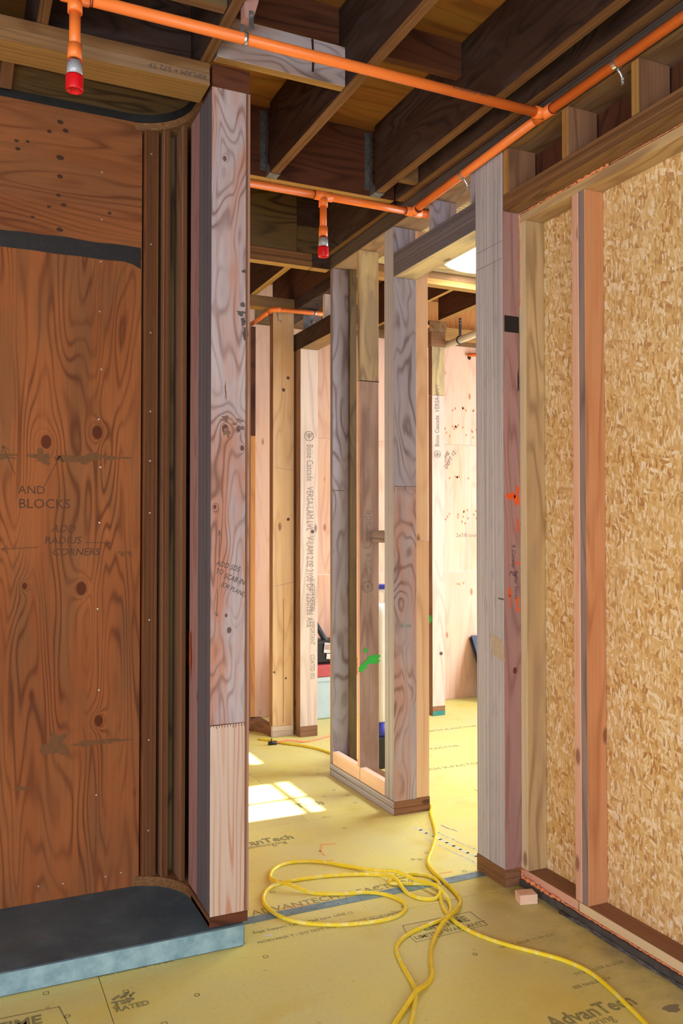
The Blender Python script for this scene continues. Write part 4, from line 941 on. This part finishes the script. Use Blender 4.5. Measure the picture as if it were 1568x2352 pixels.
# storage bin with shop tool on it
bn = thing('storage_bin', 'pale blue plastic storage bin with a faded red lid against the far wall', 'bin', (2.85, 6.33, 0))
def taper(name, x0, x1, y0, y1, z0, z1, k, mat, parent, bev=.01):
    cx, cy = (x0+x1)/2, (y0+y1)/2; bm = bmesh.new()
    bmesh.ops.create_cube(bm, size=1)
    for v in bm.verts:
        s = k if v.co.z < 0 else 1
        v.co = Vector((v.co.x*(x1-x0)*s, v.co.y*(y1-y0)*s, v.co.z*(z1-z0)))
    bmesh.ops.bevel(bm, geom=bm.edges[:], offset=bev, segments=2, profile=.5, affect='EDGES')
    for f in bm.faces: f.smooth = False
    me = bpy.data.meshes.new(name); bm.to_mesh(me); bm.free(); return link(name, me, (cx, cy, (z0+z1)/2), mat, parent)
taper('bin_body', 2.60, 3.10, 6.21, 6.47, .001, .335, .92, PALEBLUE, bn, .015)
taper('rim_band', 2.592, 3.108, 6.203, 6.477, .30, .335, 1, PALEBLUE, bn, .005)
taper('lid', 2.585, 3.115, 6.195, 6.48, .336, .430, .98, LIDRED, bn, .012)
tl = thing('shop_vacuum', 'black tool case with white warning labels on the red-lidded bin', 'tool', (2.8, 6.3, .43))
cs = taper('case', 2.63, 2.95, 6.25, 6.45, .431, .615, 1.04, BLACKPL, tl, .02)
box('warning_label', 2.705, 2.76, 6.2385, 6.2395, .520, .600, plain('white_paper_label', (226, 228, 226), .6), cs, 0, None, Matrix.Rotation(.12, 3, 'Y'))
box('icon_label', 2.725, 2.775, 6.2385, 6.2395, .470, .512, plain('white_paper_label', (226, 228, 226), .6), cs, 0, None, Matrix.Rotation(.12, 3, 'Y'))
text('WARNING\nREAD ALL\nMANUAL', (2.712, 6.2375, .578), .014, 'front', plain('red_label_ink', (190, 60, 50), .7), tl, 'printed_lettering', -.12)
tube('tool_handle', [(2.655, 6.44, .83), (2.80, 6.26, .49)], .022, plain('dark_blue_grey_grip', (44, 58, 72), .4), tl, 14)

# white tank with blue strap on a black base, behind the centre wall
tk = thing('water_bottle', 'tall white plastic tank with blue trim on a black base behind the stamped stud', 'tank', (2.475, 4.86, 0))
tx, ty = 2.475, 4.86
taper('black_base', tx-.085, tx+.085, ty-.085, ty+.085, .001, .20, 1.05, BLACKPL, tk, .015)
tube('blue_collar', [(tx, ty, .20), (tx, ty, .23), (tx, ty, .285)], [.078, .074, .064], BLUEP, tk, 24)
tube('tank_body', [(tx, ty, .27), (tx, ty, .29), (tx, ty, .33), (tx, ty, .36), (tx, ty, .97), (tx, ty, 1.02), (tx, ty, 1.035)], [.04, .062, .076, .078, .078, .072, .05], WHITEP, tk, 32)
tube('handle', catmull([(tx-.055, ty, 1.03), (tx-.062, ty, 1.07), (tx-.05, ty, 1.105), (tx, ty, 1.11), (tx+.05, ty, 1.105), (tx+.062, ty, 1.07), (tx+.055, ty, 1.03)], 4), .009, WHITEP, tk, 10)
box('blue_band', tx-.07, tx+.07, ty-.03, ty+.03, 1.125, 1.155, BLUEP, tk, .004)
box('cap_block', tx-.06, tx+.06, ty-.025, ty+.025, 1.1, 1.124, WHITEP, tk, .004)

# ------------------------------------------------------------------ right room
pc = thing('far_post', 'slim pale post with green-painted foot in the bright right room', 'post', (3.6, 6.0, 0))
box('stud', 3.534, 3.652, 5.952, 6.01, .0765, 2.60, M('palegrey'), pc, side={'-x': M('brownlum')})
box('upper_piece', 3.534, 3.652, 5.951, 6.01, 2.602, 3.00, M('moss'), pc, side={'-x': M('brownlum')})
box('base_layer', 3.534, 3.652, 5.952, 6.01, .0405, .0755, M('brownlum', 'x'), pc)
box('base_layer', 3.534, 3.652, 5.952, 6.01, .0005, .0395, M('brownlum', 'x'), pc, side={'-y': TEALP})
text('Boise Cascade  VERSA-LAM', (3.60, 5.9505, 2.18), .055, 'front', STAMP, pc, 'printed_lettering', PI/2, 0, .8); logo(pc, 3.585, 2.12, 5.9512, .028)
blob('knot', 3.615, .50, .016, .014, (0, 5.9512, 0), 'front', plain('dark_purple_knot', (96, 66, 74), .8), pc, .0004, 14, .15)
blob('green_paint', -5.98, .78, .02, .03, (3.5332, 0, 0), 'left', SPRAYG, pc, .0005, 20, .4)
tag(box('end_block', 3.52, 3.655, 5.94, 6.02, 3.001, 3.12, M('brownlum', 'x')), 'brown cap block on the slim post of the right room', 'block')
tag(box('top_plate', 3.50, 3.66, 5.93, 6.48, 3.1205, 3.204, M('plate', 'y')), 'short plate above the slim post of the right room', 'plate')
bx = thing('cross_plate', 'bright doubled plate below the round skylight in the right room', 'plate', (3.5, 4.83, 3.12))
box('plate_layer', 2.312, 6.2, 4.800, 4.87, 3.120, 3.1605, M('edgeyellow', 'x'), bx); box('plate_layer', 2.312, 6.2, 4.801, 4.87, 3.1615, 3.2045, M('plate', 'x'), bx)
joist(3.575, 3.635, 4.88, 5.92, 'dark red joist with a light underside in the right room, past the skylight', em=EY, m=M('darkred', 'y'))
tag(box('ceiling_joist', 3.19, 3.225, 4.88, 6.40, 3.2055, 3.545, M('darkred', 'y'), side={'-z': EY}), 'short dark joist just right of the orange lumber of the centre post', 'joist')
tag(box('blocking', 3.64, 5.4, 6.25, 6.29, 3.15, 3.25, M('edgeyellow', 'x')), 'yellow board behind the black strap of the cream pipe', 'blocking')
pv = thing('drain_pipe', 'cream plastic pipe sloping across the bright right room', 'pipe', (3.7, 5.8, 3.0))
tube('pipe', [(3.70, 6.20, 3.028), (3.70, 5.0, 3.040)], .028, PVC, pv, 20)
sp_ = thing('pipe_strap', 'black perforated strap hanging the cream plastic pipe', 'strap', (3.7, 5.78, 3.1))
tube('loop', [(3.70+.0325*math.cos(a), 5.79, 3.031+.0325*math.sin(a)) for a in [PI*.5+k*2*PI/20 for k in range(21)]], .005, BLACKPL, sp_, 8)
box('strap_band', 3.69, 3.712, 5.787, 5.793, 3.06, 3.21, BLACKPL, sp_, .0005)
disc('strap_hole', [(3.701, 5.7865, 3.19), (3.701, 5.7865, 3.165)], .004, 'front', ZINC, sp_, .0004)
tube_o = thing('pipe_stub', 'orange pipe stub by the joist right of the centre post', 'pipe', (3.4, 6, 3.1))
tube('pipe', [(3.25, 5.95, 3.155), (3.495, 5.95, 3.155)], .014, ORANGE, tube_o, 14); tube('coupling', [(3.455, 5.95, 3.155), (3.50, 5.95, 3.155)], .020, ORANGE, tube_o, 16)
t2 = thing('pipe_stub', 'orange pipe entering a hole high in the far plywood', 'pipe', (4.2, 6.4, 3.09))
tube('pipe', [(4.225, 6.47, 3.085), (4.50, 6.40, 3.10)], .016, ORANGE, t2, 14)
blob('wall_hole', 4.245, 3.065, .02, .018, (0, 6.4893, 0), 'front', HOLE, wb_, .0004, 16, .1)
# dark framed screen leaning on the far wall
lf = thing('leaning_frame', 'dark blue framed screen leaning against the far plywood wall', 'frame', (4.6, 6.3, 0))
def lean(name, u0, u1, v0, v1, d0, d1, mat):
    th_ = math.atan2(.30, .545); x0, y0 = 4.245, 6.165
    bm = bmesh.new(); bmesh.ops.create_cube(bm, size=1)
    for v in bm.verts:
        u = (u0 if v.co.x < 0 else u1); h = (v0 if v.co.z < 0 else v1); d = (d0 if v.co.y < 0 else d1)
        v.co = Vector((x0+u, y0+math.sin(th_)*h+math.cos(th_)*d, math.cos(th_)*h-math.sin(th_)*d+.012))-Vector((4.6, 6.3, 0))
    me = bpy.data.meshes.new(name); bm.to_mesh(me); bm.free(); return link(name, me, (4.6, 6.3, 0), mat, lf)
lean('side_rail', 0, .05, 0, .62, 0, .018, FRAMEB); lean('side_rail', .75, .80, 0, .62, 0, .018, FRAMEB)
lean('top_rail', .05, .75, .575, .62, 0, .018, FRAMEB); lean('bottom_rail', .05, .75, 0, .045, 0, .018, FRAMEB)
lean('back_frame', -.012, .812, 0, .61, .019, .034, FRAMEK)
lean('screen', .05, .75, .44, .575, .008, .017, plain('olive_screen', (150, 160, 140), .6)); lean('white_panel', .035, .75, .045, .44, -.002, .017, WHITEP)

# ------------------------------------------------------------------ shell outside the view, with the openings that let the daylight in
sh = setting('wall_rear', (0, -2.3, 0)); SM = M('farorange')
for a, b, c, d in ((-2.32, -2.0, 0, 3.565), (.8, 2.31, 0, 3.565), (-2.0, .8, 0, .5), (-2.0, .8, 2.4, 3.565)): box('plywood_panel', a, b, -2.32, -2.302, c, d, SM, sh, 0)
sh = setting('wall_side', (-2.3, 0, 0))
for a, b, c, d in ((-2.3, -.45, 0, 3.565), (1.55, 3.62, 0, 3.565), (-.45, 1.55, 0, .5), (-.45, 1.55, 2.4, 3.565)): box('plywood_panel', -2.32, -2.302, a, b, c, d, SM, sh, 0)
sh = setting('wall_corridor', (-.3, 5, 0))
for a, b, c, d in ((3.62, 4.14, .0, 3.565), (5.80, 6.5, 0, 3.565), (4.14, 5.8, 0, .9), (4.14, 5.8, 1.86, 3.565), (4.76, 5.14, .9, 1.86)): box('plywood_panel', -.34, -.322, a, b, c, d, SM, sh, 0)
box('plywood_panel', -2.3, .986, 3.60, 3.618, .08, 3.565, M('darkply', 'z'), sh, 0)
wn = setting('window_2', (-.33, 4.75, 1.6))
for y in (4.15, 4.42, 4.745, 5.15, 5.48, 5.79): box('window_bar', -.345, -.315, y-.018, y+.018, .9, 1.86, WHITEP, wn, 0)
for z in (.91, 1.30, 1.755, 1.85):
    box('window_bar', -.344, -.316, 4.14, 4.76, z-.016, z+.016, WHITEP, wn, 0); box('window_bar', -.344, -.316, 5.14, 5.8, z-.016, z+.016, WHITEP, wn, 0)
sh = setting('wall_outer', (6.3, 4, 0))
for a, b, c, d in ((.9, 2.1, 0, 3.565), (5.9, 6.5, 0, 3.565), (2.1, 5.9, 0, .45), (2.1, 5.9, 2.75, 3.565)): box('plywood_panel', 6.282, 6.30, a, b, c, d, SM, sh, 0)
sh = setting('wall_near', (4.3, .9, 0))
for a, b, c, d in ((2.313, 4.3, 0, 3.565), (4.302, 6.3, 0, 3.565)): box('plywood_panel', a, b, .882, .90, c, d, SM, sh, 0)
box('plywood_panel', -.34, 1.0, 6.508, 6.526, 0, 3.565, SM, wb_, 0); box('plywood_panel', 1.0, 6.3, 6.582, 6.60, 3.16, 3.565, SM, wb_, 0)

# unseen board added outside the left window to block direct sun from the room
pr_ = setting('porch_roof', (-3.5, .5, 2.5))
box('sun_block_board', -4.8, -2.325, -1.2, 2.4, 2.45, 2.50, SM, pr_, 0)
